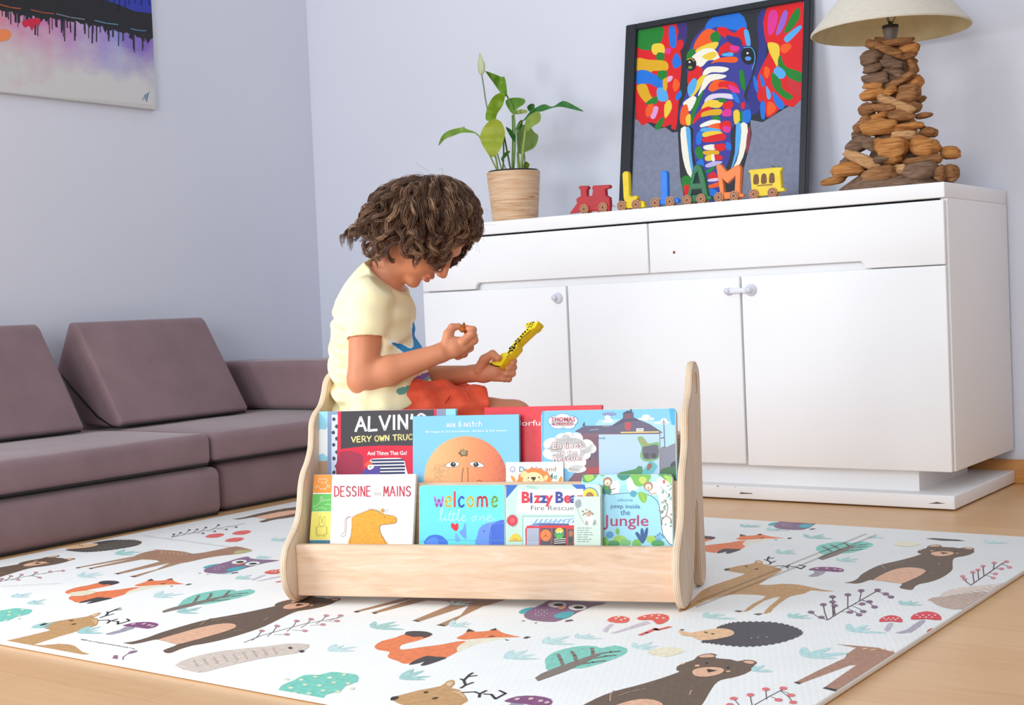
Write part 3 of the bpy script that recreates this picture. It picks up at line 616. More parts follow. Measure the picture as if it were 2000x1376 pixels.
for k in range(16):                                      # the far side of the stack
    zz = .03+k*.027; R = pile_r(zz); px = 1744+random.uniform(-.6, .6)*R/SCL
    drift(px, 362-zz/SCL*.98, random.uniform(45, 75), random.uniform(18, 30), random.uniform(-25, 25), random.randrange(4), 1)
mb = MB(); lathe(mb, [(.0, .0), (.165, .0), (.165, .018), (.10, .06), (.06, .14), (.045, .25), (.04, lz(88))], MD[0], 24); mb.build('base_core', t)

# ---------------------------------------------------------------- pot plant
PY = 4.0
Zp = lambda x, y: (840+x/3.931, 90+y/3.931)
rc = onY(*Zp(640, 975), PY); bc = onY(*Zp(655, 1335), PY); PX = float(bc[0]); ps = float((np.array((PX, PY, 1.0))-CAMP)@AXF)/FOC
t = thing('potted_plant', 'peace lily with yellowing leaves in a woodgrain pot on the sideboard', 'plant', loc=(PX, PY, HT))
w = NM('woodgrain_pot', .45, .4); vv = w.mapping((1.2, 1.2, 22)); n1 = w.noise(vv, 7, 5, .6, .4); n2 = w.noise(w.mapping((1, 1, 60)), 4, 2)
c = w.ramp(n1, [(.3, (186, 132, 92)), (.48, (214, 176, 138)), (.7, (228, 198, 166))]); c = w.mix(w.ramp(n2, [(.62, (0, 0, 0)), (.7, (120, 120, 120))]), c, (150, 86, 50)); w.color(c); MPOT = w.m
ph = float(rc[2])-HT; rr = 52.5*ps; rbm = 44*ps
mb = MB(); lathe(mb, [(0, .001), (rbm-.003, .001), (rbm, .004), (rr, ph), (rr-.001, ph+.003), (rr-.005, ph+.003), (rr-.008, ph-.02)], MPOT, 56); mb.build('pot', t)
mb = MB(); lathe(mb, [(rr-.009, ph-.02), (rr-.006, ph+.007), (rr-.008, ph+.009), (rr-.011, ph+.006), (rr-.012, ph-.012), (0, ph-.012)], flat((30, 36, 36), .5), 40); mb.build('inner_pot', t, label='black plastic inner pot')
mb = MB(); lathe(mb, [(rr-.012, ph-.011), (.05, ph-.006), (0, ph-.004)], noisy('soil', (52, 38, 28), (86, 66, 48), 90, .95, .1), 30); mb.build('soil', t)
def leafmat(c, c2):
    k = ('leaf', c)
    if k in _mc: return _mc[k]
    m = noisy('leaf_%02x%02x%02x' % c, c, c2, 26, .42, .4, bump=.2, bdist=.002); n = m.node_tree; b = n.nodes['Principled BSDF']
    tr = n.nodes.new('ShaderNodeBsdfTranslucent'); tr.inputs[0].default_value = (*lin(c2), 1); mx = n.nodes.new('ShaderNodeMixShader'); mx.inputs[0].default_value = .3
    n.links.new(b.outputs[0], mx.inputs[1]); n.links.new(tr.outputs[0], mx.inputs[2]); n.links.new(mx.outputs[0], n.nodes['Material Output'].inputs[0]); _mc[k] = m; return m
def pl(x, y, dy=0.0):
    q = onY(*Zp(x, y), PY+dy); return (float(q[0])-PX, dy, float(q[2])-HT)
def leaf(pts, c, c2, dy, sl=0.0, cv=.04, label=None):
    P = cat_rom(pts, 3); tri = tessellate_polygon([[Vector((p[0], p[1], 0)) for p in P]])
    bm = bmesh.new(); vs = [bm.verts.new((p[0], p[1], 0)) for p in P]; bm.faces.new(vs)
    bmesh.ops.triangulate(bm, faces=bm.faces[:]); bmesh.ops.subdivide_edges(bm, edges=bm.edges[:], cuts=2, use_grid_fill=True)
    cx = sum(p[0] for p in P)/len(P); cy = sum(p[1] for p in P)/len(P); S = max(max(p[0] for p in P)-min(p[0] for p in P), max(p[1] for p in P)-min(p[1] for p in P))
    for q in bm.verts:
        a, b = (q.co.x-cx)/S, (q.co.y-cy)/S
        d = dy+sl*a-cv*(a*a+b*b)*2+.004*math.sin(a*14)+.003*math.sin(b*17)
        q.co = Vector(pl(q.co.x, q.co.y, d))
    mb = MB(); mb.addbm(bm, leafmat(c, c2), True); return mb.build('leaf', t, label=label)
leaf([(415, 190), (470, 205), (545, 235), (575, 245), (592, 370), (565, 382), (520, 330), (505, 270), (470, 225)], (84, 132, 30), (116, 158, 44), .01, .05)
leaf([(572, 362), (500, 375), (445, 455), (425, 555), (465, 580), (500, 572), (515, 520), (560, 450)], (112, 148, 28), (138, 172, 44), -.01, .06)
leaf([(440, 588), (395, 650), (385, 715), (420, 790), (470, 850), (520, 825), (560, 740), (575, 660), (550, 590), (500, 558)], (146, 162, 40), (178, 190, 66), -.045, .04, label='yellowing leaf')
leaf([(65, 765), (90, 690), (150, 645), (250, 622), (262, 615), (272, 632), (330, 652), (352, 668), (250, 664), (170, 692), (110, 718)], (104, 142, 48), (136, 172, 72), -.03, .06)
leaf([(580, 420), (640, 395), (722, 405), (725, 440), (670, 480), (640, 522), (600, 480)], (84, 134, 40), (112, 158, 58), .02, -.05)
leaf([(640, 520), (680, 486), (745, 492), (740, 512), (690, 522)], (150, 170, 90), (176, 192, 116), .0, .02)
leaf([(690, 590), (722, 560), (765, 505), (820, 468), (880, 445), (940, 465), (1020, 420), (1100, 452), (1180, 502), (1085, 482), (1000, 466), (930, 477), (870, 498), (790, 515), (742, 560)], (44, 108, 52), (78, 140, 70), .0, -.08)
leaf([(745, 465), (775, 442), (802, 450), (795, 492), (760, 500)], (50, 112, 46), (80, 140, 66), .01, .02)
leaf([(725, 640), (735, 570), (770, 525), (830, 500), (852, 540), (838, 585), (790, 615), (755, 650)], (128, 160, 62), (164, 182, 90), -.02, -.05, label='pale leaf')
leaf([(668, 700), (690, 620), (750, 602), (800, 660), (832, 690), (808, 770), (740, 810), (680, 822)], (96, 130, 54), (134, 158, 78), .035, -.06)
leaf([(580, 620), (640, 660), (655, 742), (620, 700)], (36, 98, 38), (64, 126, 56), .0, .02)
leaf([(545, 865), (570, 820), (605, 803), (612, 815), (560, 872)], (66, 126, 46), (96, 150, 62), -.01, .02)
leaf([(715, 930), (730, 885), (765, 908), (742, 950)], (110, 140, 52), (140, 164, 76), .02, .02)
leaf([(658, 640), (680, 585), (706, 565), (710, 600), (690, 640)], (48, 108, 44), (80, 136, 60), .01, .02)
MST = flat((104, 140, 62), .5); MST2 = flat((136, 158, 80), .5)
def stem(P, r, m=MST, dy0=0.0, dy1=0.0):
    n = len(P); Q = [pl(x, y, dy0+(dy1-dy0)*i/(n-1)) for i, (x, y) in enumerate(P)]
    mb = MB(); tube(mb, cat_rom([Vector(q) for q in Q], 5, False), r, m, 8); mb.build('stem', t)
stem([(560, 985), (500, 760), (435, 460), (410, 300), (395, 210)], .0026, flat((120, 140, 110), .5), 0, .01)
stem([(530, 985), (400, 725), (345, 665)], .003, MST2, -.02, -.03); stem([(525, 985), (500, 840), (475, 845)], .0035, MST2, -.02, -.045); stem([(555, 985), (565, 800), (548, 600), (500, 575)], .003, MST, 0, -.01)
stem([(625, 985), (590, 800), (568, 690)], .0032, flat((70, 96, 60), .5), 0, 0); stem([(628, 985), (636, 700), (632, 530)], .0032, MST, 0, .02); stem([(640, 985), (652, 700), (640, 510), (600, 400), (585, 372)], .003, MST, .01, .01)
stem([(680, 985), (672, 830), (680, 815)], .003, MST2, .02, .035); stem([(695, 985), (715, 800), (735, 640)], .0058, MST2, -.01, -.02); stem([(705, 985), (722, 820), (730, 930)], .002, MST, .01, .02); stem([(600, 985), (565, 905), (548, 862)], .002, flat((110, 92, 70), .6), -.01, -.01)
stem([(690, 985), (668, 680), (680, 620), (700, 580)], .0028, MST, .01, .0)
bm = bmesh.new(); bmesh.ops.create_uvsphere(bm, u_segments=16, v_segments=12, radius=1)
for q in bm.verts:
    z = q.co.z; f = (1-z*.25)*(1 if z < 0 else (1-.55*z)); x = (394+(-14*max(z, 0)))+q.co.x*28*f; y = 135-z*88
    q.co = Vector(pl(x, y, .01+q.co.y*.011*f))
mb = MB(); mb.addbm(bm, leafmat((196, 206, 158), (222, 228, 190)), True); mb.build('flower_spathe', t, label='pale green flower bud')

# ---------------------------------------------------------------- wooden letter train along the front edge
TY = 3.772; ZT = lambda x, y: (1080+x/4.1667, 320+y/4.1667)
MRIM = flat((214, 160, 120), .5); MSPK = flat((112, 58, 40), .5)
def train(name, label, c, outline, holes, wheels, deco=None, hook=None):
    P = [onY(*ZT(*p), TY) for p in outline]; x0 = float(np.mean([p[0] for p in P]))
    ws = [onY(*ZT(a, b), TY) for a, b, r in wheels]; wr = 41/4.1667*float((np.array((x0, TY, .9))-CAMP)@AXF)/FOC
    dz = HT+.0004+wr-float(np.mean([q[2] for q in ws]))            # wheels stand on the board
    off = (x0, TY, HT)
    t = thing(name, label, 'toy', loc=off, group='wooden name train on the sideboard')
    m = noisy(name+'_paint_%02x%02x%02x' % c, tuple(int(v*.95) for v in c), c, 30, .42, .4)
    o2 = [(float(p[0])-x0, max(float(p[2])+dz-HT, .003)) for p in P]
    hs = []
    for h in holes: hs.append([(float(q[0])-x0, float(q[2])+dz-HT) for q in (onY(*ZT(*p), TY) for p in h)])
    mb = MB(); slab(mb, o2, hs, .017, .0022, m, m, lambda x, y, d: (x, .0085-d, y))
    if deco:
        A = Art(mb, lambda a, b: (float(onY(*ZT(a, b), TY)[0])-x0, float(onY(*ZT(a, b), TY)[2])+dz-HT), lambda x, y, d: (x, -.0085-d, y), None); deco(A)
    mb.build({'toy_locomotive': 'engine_body', 'toy_carriage': 'carriage_body'}.get(name, 'letter_body'), t)
    xs = [float(q[0])-x0 for q in ws]
    mb = MB(); rbox(mb, (min(xs)-.004, -.009, wr*.55), (max(xs)+.004, .009, wr*1.5), .002, m); mb.build('chassis', t)
    for x in xs:
        for s in (-1, 1):
            mb = MB(); n = 28
            def ringm(r0, r1, y, mm):
                vs = [(x+r*math.cos(2*PI*k/n), y, wr+r*math.sin(2*PI*k/n)) for r in (r0, r1) for k in range(n)]
                mb.add(vs, [(k, (k+1) % n, n+(k+1) % n, n+k) for k in range(n)], mm)
            y0, y1 = s*.0095, s*.0145
            bm = bmesh.new(); bmesh.ops.create_cone(bm, segments=n, radius1=wr, radius2=wr, depth=.005, cap_ends=True)
            bmesh.ops.bevel(bm, geom=[e for e in bm.edges if abs(e.verts[0].co.z-e.verts[1].co.z) < 1e-6], offset=.0008, segments=2, affect='EDGES')
            mb.addbm(bm, MRIM, True, Matrix.Translation((x, (y0+y1)/2, wr)) @ Matrix.Rotation(PI/2, 4, 'X'))
            yy = y1+s*.0002; ringm(wr*.68, wr*.80, yy, MSPK); ringm(0.0002, wr*.2, yy, MSPK)
            for k in range(8):
                a = PI*k/4; ca, sa = math.cos(a), math.sin(a); e = wr*.055
                mb.add([(x+ca*wr*.15-sa*e, yy, wr+sa*wr*.15+ca*e), (x+ca*wr*.15+sa*e, yy, wr+sa*wr*.15-ca*e), (x+ca*wr*.7+sa*e, yy, wr+sa*wr*.7-ca*e), (x+ca*wr*.7-sa*e, yy, wr+sa*wr*.7+ca*e)], [(0, 1, 2, 3)], MSPK)
            mb.build('wheel', t)
    if hook:
        q = onY(*ZT(*hook), TY); hx = float(q[0])-x0; bx = max(p[0] for p in o2) 
        mb = MB(); tube(mb, [(bx-.006, 0, wr*1.05), (bx+.004, 0, wr*1.1), (bx+.008, 0, wr*1.25), (bx+.011, 0, wr*1.0), (bx+.009, 0, wr*.85)], .0011, flat((120, 112, 96), .3, .8), 6); mb.build('coupling_hook', t)
    return t
train('toy_locomotive', 'red wooden toy locomotive at the head of the letter train', (186, 28, 40), [(145, 412), (205, 330), (200, 290), (235, 270), (235, 225), (220, 205), (225, 188), (245, 186), (290, 186), (300, 205), (285, 220), (285, 270), (328, 268), (335, 225), (327, 205), (335, 185), (465, 178), (475, 190), (470, 205), (435, 215), (440, 265), (470, 280), (475, 340), (470, 392), (370, 400), (370, 390), (230, 400)], [], [(270, 370, 42), (423, 367, 42)], hook=(500, 345))
def bl(x, y): return [(x-21, y+40), (x-21, y-15), (x-14, y-34), (x, y-42), (x+14, y-36), (x+21, y-20), (x+21, y+36)]
train('toy_letter_wagon', 'yellow wooden letter L wagon behind the red locomotive', (236, 208, 16), [(575, 97), (585, 80), (605, 74), (622, 84), (627, 100), (632, 268), (645, 280), (688, 272), (700, 288), (692, 306), (672, 316), (750, 318), (757, 362), (740, 370), (615, 376), (612, 330), (592, 318), (584, 290)], [], [(573, 350, 38), (692, 350, 38)], hook=(780, 340))
train('toy_letter_wagon', 'blue wooden letter I wagon in the letter train', (20, 126, 236), [(886, 105), (895, 88), (915, 82), (935, 90), (942, 108), (944, 305), (1010, 303), (1035, 318), (1030, 342), (888, 356), (820, 350), (820, 325), (888, 318)], [], [(848, 343, 42), (968, 335, 42)], hook=(1050, 330))
train('toy_letter_wagon', 'green wooden letter A wagon in the letter train', (10, 108, 64), [(1105, 290), (1130, 150), (1150, 60), (1165, 38), (1188, 30), (1208, 38), (1222, 55), (1245, 130), (1270, 280), (1300, 292), (1300, 315), (1225, 325), (1090, 328), (1085, 300)], [[(1187, 88), (1207, 182), (1150, 186), (1172, 108)], [(1142, 236), (1217, 230), (1226, 274), (1132, 284)]], [(1108, 318, 42), (1222, 312, 42)], hook=(1320, 300))
train('toy_letter_wagon', 'orange wooden letter M wagon in the letter train', (244, 128, 52), [(1338, 50), (1350, 32), (1375, 35), (1422, 95), (1490, 50), (1520, 38), (1540, 60), (1532, 270), (1565, 280), (1560, 300), (1400, 312), (1335, 305), (1370, 270)], [[(1388, 150), (1430, 192), (1496, 128), (1488, 258), (1402, 264)]], [(1365, 303, 42), (1488, 292, 42)], hook=(1580, 285))
def win(A):
    for x, y in ((1665, 165), (1728, 160), (1793, 155)): A.poly(bl(x, y), (112, 66, 30), 3)
    A.line([(1675, 218), (1795, 210)], 12, (150, 112, 18))
train('toy_carriage', 'yellow wooden carriage with arched windows ending the letter train', (236, 208, 16), [(1598, 105), (1615, 88), (1850, 68), (1873, 73), (1873, 93), (1860, 100), (1870, 232), (1895, 240), (1893, 262), (1720, 280), (1620, 288), (1625, 250), (1615, 115)], [], [(1650, 285, 42), (1800, 275, 42)], win)
# ---------------------------------------------------------------- children's bookshelf on the mat
MZ = .0115
_L = onZ(572, 1172, .01); _R = onZ(1333, 1187, .01)
SU = (_R-_L); SU[2] = 0; SU /= np.linalg.norm(SU); SV = np.array((-SU[1], SU[0], 0.)); SO = np.array((_L[0], _L[1], 0.))
SX = Matrix(((SU[0], SV[0], 0, SO[0]), (SU[1], SV[1], 0, SO[1]), (0, 0, 1, 0), (0, 0, 0, 1)))
def sw(u, v, z): return SO+SU*u+SV*v+np.array((0, 0, z))
def sloc(p): q = np.asarray(p, float)-SO; return float(q@SU), float(q@SV), float(q[2])
def onV(px, py, v): return sloc(hit(px, py, sw(0, v, 0), SV))
UI0, UI1, UE = .0280, .828, .8440
t = thing('bookshelf', 'birch plywood children bookshelf with wavy sides full of picture books on the play mat', 'bookshelf', SX)
w = NM('birch_face', .5, .3); vv = w.mapping((1.6, 1.6, 14)); n1 = w.noise(vv, 4.5, 5, .6, 1.2)
w.color(w.mix(w.ramp(w.noise(w.mapping((3, 3, 90)), 3, 2), [(.55, (0, 0, 0)), (.75, (70, 70, 70))]), w.ramp(n1, [(.3, (216, 180, 147)), (.5, (226, 195, 166)), (.7, (234, 209, 185))]), (198, 156, 116))); MBI = w.m
w = NM('birch_side', .5, .3); n1 = w.noise(w.mapping((2, 9, 1.6)), 5, 5, .6, .8); w.color(w.ramp(n1, [(.3, (222, 196, 168)), (.7, (234, 215, 193))])); MBS = w.m
w = NM('plywood_edge', .6, .2)
wv = w.n('ShaderNodeTexWave'); wv.wave_type = 'BANDS'; wv.bands_direction = 'X'; wv.inputs['Scale'].default_value = 92; wv.inputs['Distortion'].default_value = 1.2; wv.inputs['Detail'].default_value = 2
w.l(w.mapping((1, .12, .12)), wv.inputs['Vector']); n2 = w.noise(w.mapping((40, 12, 12)), 3, 3)
w.color(w.mix(w.ramp(n2, [(.35, (0, 0, 0)), (.7, (150, 150, 150))]), w.ramp(wv.outputs['Fac'], [(.25, (196, 160, 124)), (.55, (232, 208, 178)), (.9, (240, 224, 204))]), (238, 222, 202))); MBE = w.m
PROF = [(-.016, .0128), (-.050, .026), (-.076, .055), (-.084, .092), (-.073, .128), (-.047, .150), (-.02, .168), (.0, .190), (.012, .22), (.02, .25), (.035, .277), (.06, .30), (.078, .325), (.085, .35), (.092, .38), (.113, .40), (.143, .415), (.163, .438), (.178, .465), (.205, .481), (.235, .480), (.262, .466), (.272, .443), (.271, .40), (.264, .33), (.257, .25), (.253, .19), (.256, .12), (.262, .06), (.258, .026), (.24, .0128), (.20, .0128), (.179, .03), (.176, .1), (.173, .165), (.163, .196), (.149, .185), (.125, .13), (.097, .07), (.066, .026), (.04, .0128)]
PR = [tuple(p) for p in cat_rom(PROF, 4)]; PR = [(a, max(b, MZ+.0004)) for a, b in PR]
HOLE = [(.215+.011*math.cos(a), .437+.010*math.sin(a)+(.009 if math.sin(a) > 0 else -.009)) for a in [2*PI*k/28+.01 for k in range(28)]]
for u0, u1 in ((.0125, UI0), (UI1, UE)):
    mb = MB(); slab(mb, PR, [HOLE], u1-u0, .004, MBS, MBE, lambda x, y, d, u0=u0: (u0+d, x, y)); mb.build('side_panel', t)
def board(name, u0, u1, v0, v1, z0, z1, tilt=0, m=None):
    tn = math.tan(math.radians(tilt))
    def tp(c): c.y += tn*(c.z-.135); return c
    mb = MB(); rbox(mb, (u0, v0, z0), (u1, v1, z1), .0025, m or MBI, 2, True, None, tp); return mb.build(name, t)
board('front_panel', UI0, UI1, -.034, -.016, .028, .1355)
board('shelf_board', UI0, UI1, -.0155, .03, .032, .045)
board('divider_panel', UI0, UI1, .054, .066, .035, .250, 8)
board('shelf_board', UI0, UI1, .066, .125, .121, .134, 0)
board('back_panel', UI0, UI1, .126, .138, .10, .33, 8)
board('seat_board', UI0, UI1, .172, .262, .314, .333, 0)

# ---------------------------------------------------------------- picture books
MPAGE = noisy('paper_edges', (232, 228, 216), (246, 243, 234), 120, .8, .1, (1, 1, 14))
z2 = lambda L: [(600+x/4.5875, 780+y/4.5875) for x, y in L]
z3 = lambda L: [(960+x/4.5875, 780+y/4.5875) for x, y in L]
class Book: pass
def book(label, vb, tilt, TL, TR, zb, thick, base, rc=0.0, board_book=False, group=None, rot=0.0, name='picture_book', cat='book'):
    th = math.radians(tilt); up = math.sin(th)*SV+np.array((0, 0, math.cos(th))); nn = -math.cos(th)*SV+np.array((0, 0, math.sin(th)))
    p0 = sw(0, vb, .135)
    a = hit(*TL, p0, nn)-p0; b = hit(*TR, p0, nn)-p0
    ax = SU.copy()
    if rot: ax = SU*math.cos(rot)+up*math.sin(rot); up = np.cross(nn, ax)
    x0, x1 = float(a@ax), float(b@ax); yt = (float(a@up)+float(b@up))/2; yb = (zb-.135)/math.cos(th)
    o = p0+ax*x0+up*yb; W, H = x1-x0, yt-yb
    X = Matrix(((ax[0], up[0], nn[0], o[0]), (ax[1], up[1], nn[1], o[1]), (ax[2], up[2], nn[2], o[2]), (0, 0, 0, 1)))
    t = thing(name, label, cat, X, group or 'picture books in the bookshelf')
    def outl(ins):
        x0, y0, x1, y1 = ins, ins, W-ins, H-ins; r = max(rc, .0006)
        P = []
        for cx, cy, a0 in ((x1-r, y0+r, -PI/2), (x1-r, y1-r, 0), (x0+r, y1-r, PI/2), (x0+r, y0+r, PI)):
            for k in range(6 if rc else 2): a = a0+PI/2*k/(5 if rc else 1); P.append((cx+r*math.cos(a), cy+r*math.sin(a)))
        return P
    ct = .0022 if thick > .004 else thick
    m = flat(base, .35, .4)
    mb = MB(); slab(mb, outl(0), [], ct, .0005, m, m if not board_book else MPAGE, lambda x, y, d: (x, y, d-ct))
    B = Book(); B.t = t; B.mb = mb; B.W = W; B.H = H
    pm = lambda px, py: (lambda q: (float(q@ax), float(q@up)))(hit(px, py, o, nn)-o)
    B.A = Art(mb, pm, lambda x, y, d: (x, y, d), (rc*.18, .0004, W-rc*.18, H-.0004), rough=.35)
    def done():
        mb.build('front_cover', t)
        if thick > .004:
            m2 = MB(); slab(m2, outl(.0022 if not board_book else .0003), [], thick-2*ct-.0002, .0004, MPAGE, MPAGE, lambda x, y, d: (x, y, d-thick+ct+.0001)); m2.build('page_block', t)
            m3 = MB(); slab(m3, outl(0), [], ct, .0005, m, m, lambda x, y, d: (x, y, d-thick)); m3.build('back_cover', t)
        return t
    B.done = done; return B
WT, BK = (250, 250, 248), (40, 40, 46)

# --- truck book
b = book('big dark truck book with white and yellow lettering, leftmost in the upper row', .0855, 7, (621.5, 803.5), (890, 797.5), .136, .012, (150, 214, 238)); A = b.A
A.poly(z2([(50, 280), (90, 290), (120, 262), (160, 270), (190, 260), (190, 500), (140, 480), (100, 500), (50, 490)]), (240, 246, 250), 3)
A.poly(z2([(40, 548), (190, 548), (190, 720), (40, 720)]), (190, 158, 130))
for x in range(60, 190, 9): A.line(z2([(x, 552), (x-3, 720)]), .5, (160, 128, 104))
A.poly(z2([(183, 90), (275, 90), (275, 720), (183, 720)]), (134, 154, 188)); A.poly(z2([(220, 135), (274, 135), (270, 720), (216, 720)]), (206, 220, 244))
for x, y in ((240, 175), (265, 240), (235, 295), (265, 350), (238, 405), (266, 470), (240, 527), (263, 597), (240, 652)): A.ell(*z2([(x, y)])[0], 3.4, 3.8, (60, 62, 84), rag=.15)
A.poly(z2([(276, 80), (1160, 70), (1160, 720), (264, 720)]), (214, 34, 64))
A.poly(z2([(304, 105), (1135, 90), (1135, 440), (940, 412), (700, 410), (500, 418), (302, 442)]), (62, 59, 64))
A.poly(z2([(290, 470), (480, 486), (500, 560), (470, 720), (268, 720)]), (160, 44, 72), 2)
A.poly(z2([(1160, 70), (1240, 70), (1240, 720), (1160, 720)]), (134, 146, 172))
A.poly(z2([(560, 560), (572, 535), (620, 527), (820, 522), (868, 545), (882, 600), (882, 720), (600, 720), (590, 600)]), WT, 2)
for k in range(6):
    y = 536+k*29; A.poly(z2([(572+k*4, y), (862+min(k, 2)*6, y-6), (868+min(k, 2)*6, y+12), (580+k*4, y+18)]), (44, 50, 92))
A.poly(z2([(495, 655), (520, 620), (570, 600), (640, 602), (655, 630), (620, 720), (500, 720)]), (88, 72, 156), 3)
A.poly(z2([(515, 595), (530, 560), (560, 548), (582, 570), (575, 595)]), (228, 92, 60), 3); A.ell(*z2([(562, 606)])[0], 4.5, 5, WT); A.ell(*z2([(584, 600)])[0], 3, 4, WT); A.ell(*z2([(565, 602)])[0], 1.2, 1.5, BK)
brush(A, "ALVIN'S", *z2([(435, 283)])[0], 27, WT, 4.6, 23.5, slope=-.05, wf=.85)
brush(A, "VERY OWN TRUCK", *z2([(398, 382)])[0], 10.5, (240, 230, 150), 2.2, 10.1, slope=-.045, wf=.8)
A.text('And Things That Go!', *z2([(540, 497)])[0], 7.4, (248, 240, 236), w=77, bold=.018, slope=-.01)
b.done()
# --- red book behind
b = book('wide plain red picture book behind the others with white lettering, tallest in the upper row', .0995, 7, (946, 795), (1176, 790.5), .136, .011, (224, 34, 52)); A = b.A
A.text('Colorful', *z3([(120, 234)])[0], 10.6, (250, 236, 236), w=74, bold=.006, slope=-.01)
for c in ([(300, 310), (320, 300), (330, 330), (305, 370)], [(355, 290), (405, 280), (390, 310), (360, 330)], [(300, 90), (330, 80), (350, 95)], [(385, 400), (400, 440), (420, 430)]): A.line(z3(c), .8, (196, 26, 44), 3)
b.done()
# --- orange-face book
b = book('sky blue book with a big orange that has a face, standing in the upper row', .0740, 7, (806, 813), (1013.5, 808), .136, .010, (126, 196, 232)); A = b.A
cx, cy = z2([(1420, 706)])[0]
w = NM('orange_peel', .4, .4); sp = w.n('ShaderNodeSeparateXYZ'); w.l(w.tc.outputs['Object'], sp.inputs[0])
mr = w.n('ShaderNodeMapRange'); mr.inputs[1].default_value = .05; mr.inputs[2].default_value = .25; w.l(sp.outputs[0], mr.inputs[0])
n1 = w.noise(w.mapping(), 170, 3); ad = w.n('ShaderNodeMath', operation='MULTIPLY_ADD'); w.l(n1, ad.inputs[0]); ad.inputs[1].default_value = .3; w.l(mr.outputs[0], ad.inputs[2])
w.color(w.ramp(ad.outputs[0], [(.15, (246, 184, 126)), (.5, (242, 154, 98)), (.82, (222, 118, 80)), (1.0, (178, 86, 66))])); MPEEL = w.m     # printed photograph of an orange
A.ell(cx, cy, 81, 82.5, MPEEL, n=64)
for k in range(150):
    a = random.uniform(0, 2*PI); r = random.random()**.7; A.fix = A.d; A.ell(*z2([(1195+r*85*math.cos(a), 650+r*105*math.sin(a))])[0], random.uniform(.5, 1.6), random.uniform(.4, 1.1), (250, 214, 170), n=6)
A.fix = None; A.d += 2e-5
A.ell(*z2([(1400, 478)])[0], 9, 7.5, (128, 96, 60), rag=.25); A.ell(*z2([(1402, 472)])[0], 4.5, 3.6, (168, 168, 120), rag=.3); A.ell(*z2([(1404, 470)])[0], 1.5, 1.3, (80, 70, 50))
for ex, ey, s in ((1300, 580, 1), (1520, 580, -1)):
    E_ = [(ex-66*s, ey+18), (ex-30*s, ey-14), (ex+20*s, ey-24), (ex+64*s, ey-12), (ex+50*s, ey+12), (ex, ey+26)]
    A.poly(z2(E_), (250, 244, 232), 3); A.line(z2(E_), .7, BK, 3, True); A.ell(*z2([(ex+8*s, ey+1)])[0], 5.4, 4.6, BK); A.ell(*z2([(ex+12*s, ey-6)])[0], 1.2, 1, WT)
A.line(z2([(1398, 612), (1388, 690), (1386, 800)]), 1.1, (60, 40, 40), 3); A.line(z2([(1436, 608), (1442, 690), (1438, 800)]), 1.1, (60, 40, 40), 3)
A.line(z2([(1250, 770), (1262, 748), (1285, 748), (1296, 765)]), 1, (60, 40, 40), 3); A.line(z2([(1505, 770), (1518, 735), (1545, 722), (1575, 745), (1545, 760)]), 1, (60, 40, 40), 3)
brush(A, 'mix & match', *z2([(1252, 244)])[0], 10, WT, 1.5, 7.4, slope=-.02, wf=.85)
A.text('40 visages & 232 autocollants - 50 faces & 232 stickers', *z2([(1058, 296)])[0], 3.4, (240, 248, 250), w=160, bold=.01, slope=-.018)
b.done()
# --- train engines book
b = book('blue board book with an engine shed and cloud titles, rightmost in the upper row', .0765, 7, (1057, 802), (1319.5, 796.5), .136, .020, (120, 194, 236), .011, True); A = b.A
A.poly(z3([(440, 90), (470, 90), (462, 400), (470, 760), (440, 760)]), (72, 176, 222)); A.poly(z3([(1590, 80), (1680, 80), (1680, 360), (1640, 300)]), (62, 170, 224), 2)
A.poly(z3([(960, 180), (1700, 240), (1700, 520), (960, 520)]), (168, 212, 242), 2)
def puff(P, c=WT):
    A.fix = A._d()
    for x, y, rx, ry in P: A.ell(*z3([(x, y)])[0], rx/4.5875, ry/4.5875, c)
    A.fix = None
puff([(1330, 175, 25, 8), (1385, 160, 40, 26), (1430, 172, 28, 12), (1500, 205, 50, 10), (1545, 195, 32, 28), (1570, 206, 30, 9)])
A.ell(*z3([(1055, 130)])[0], 14.5, 3.6, (128, 140, 186)); puff([(1040, 160, 26, 20), (1055, 188, 34, 18), (1020, 195, 20, 12)])
A.poly(z3([(1505, 440), (1570, 425), (1620, 400), (1700, 400), (1700, 700), (1505, 700)]), (128, 130, 146), 2); A.poly(z3([(1600, 600), (1625, 555), (1660, 560), (1660, 640)]), (56, 60, 66), 2)
A.poly(z3([(800, 300), (1505, 300), (1505, 320), (960, 330), (965, 760), (660, 760), (820, 560)]), (126, 86, 100))
for k in range(9): A.line(z3([(875+k*10, 330), (875+k*10, 740)]), .6, (100, 66, 82))
A.poly(z3([(860, 610), (965, 600), (965, 660), (855, 670)]), (178, 62, 60)); A.poly(z3([(870, 380), (890, 380), (890, 540), (870, 540)]), (70, 60, 80)); A.poly(z3([(915, 460), (945, 460), (945, 540), (915, 540)]), (90, 80, 104))
A.poly(z3([(745, 285), (830, 235), (1080, 230), (1180, 165), (1275, 160), (1420, 220), (1535, 295), (1500, 302), (960, 302), (800, 300)]), (92, 86, 112)); A.poly(z3([(1080, 232), (1180, 168), (1275, 162), (1330, 185), (1200, 200), (1120, 232)]), (74, 70, 96))
A.poly(z3([(1195, 205), (1250, 205), (1245, 270), (1200, 270)]), (178, 70, 78), 2); A.line(z3([(880, 272), (960, 266)]), .8, (190, 196, 214)); A.line(z3([(1000, 240), (1060, 238)]), .7, (190, 196, 214))
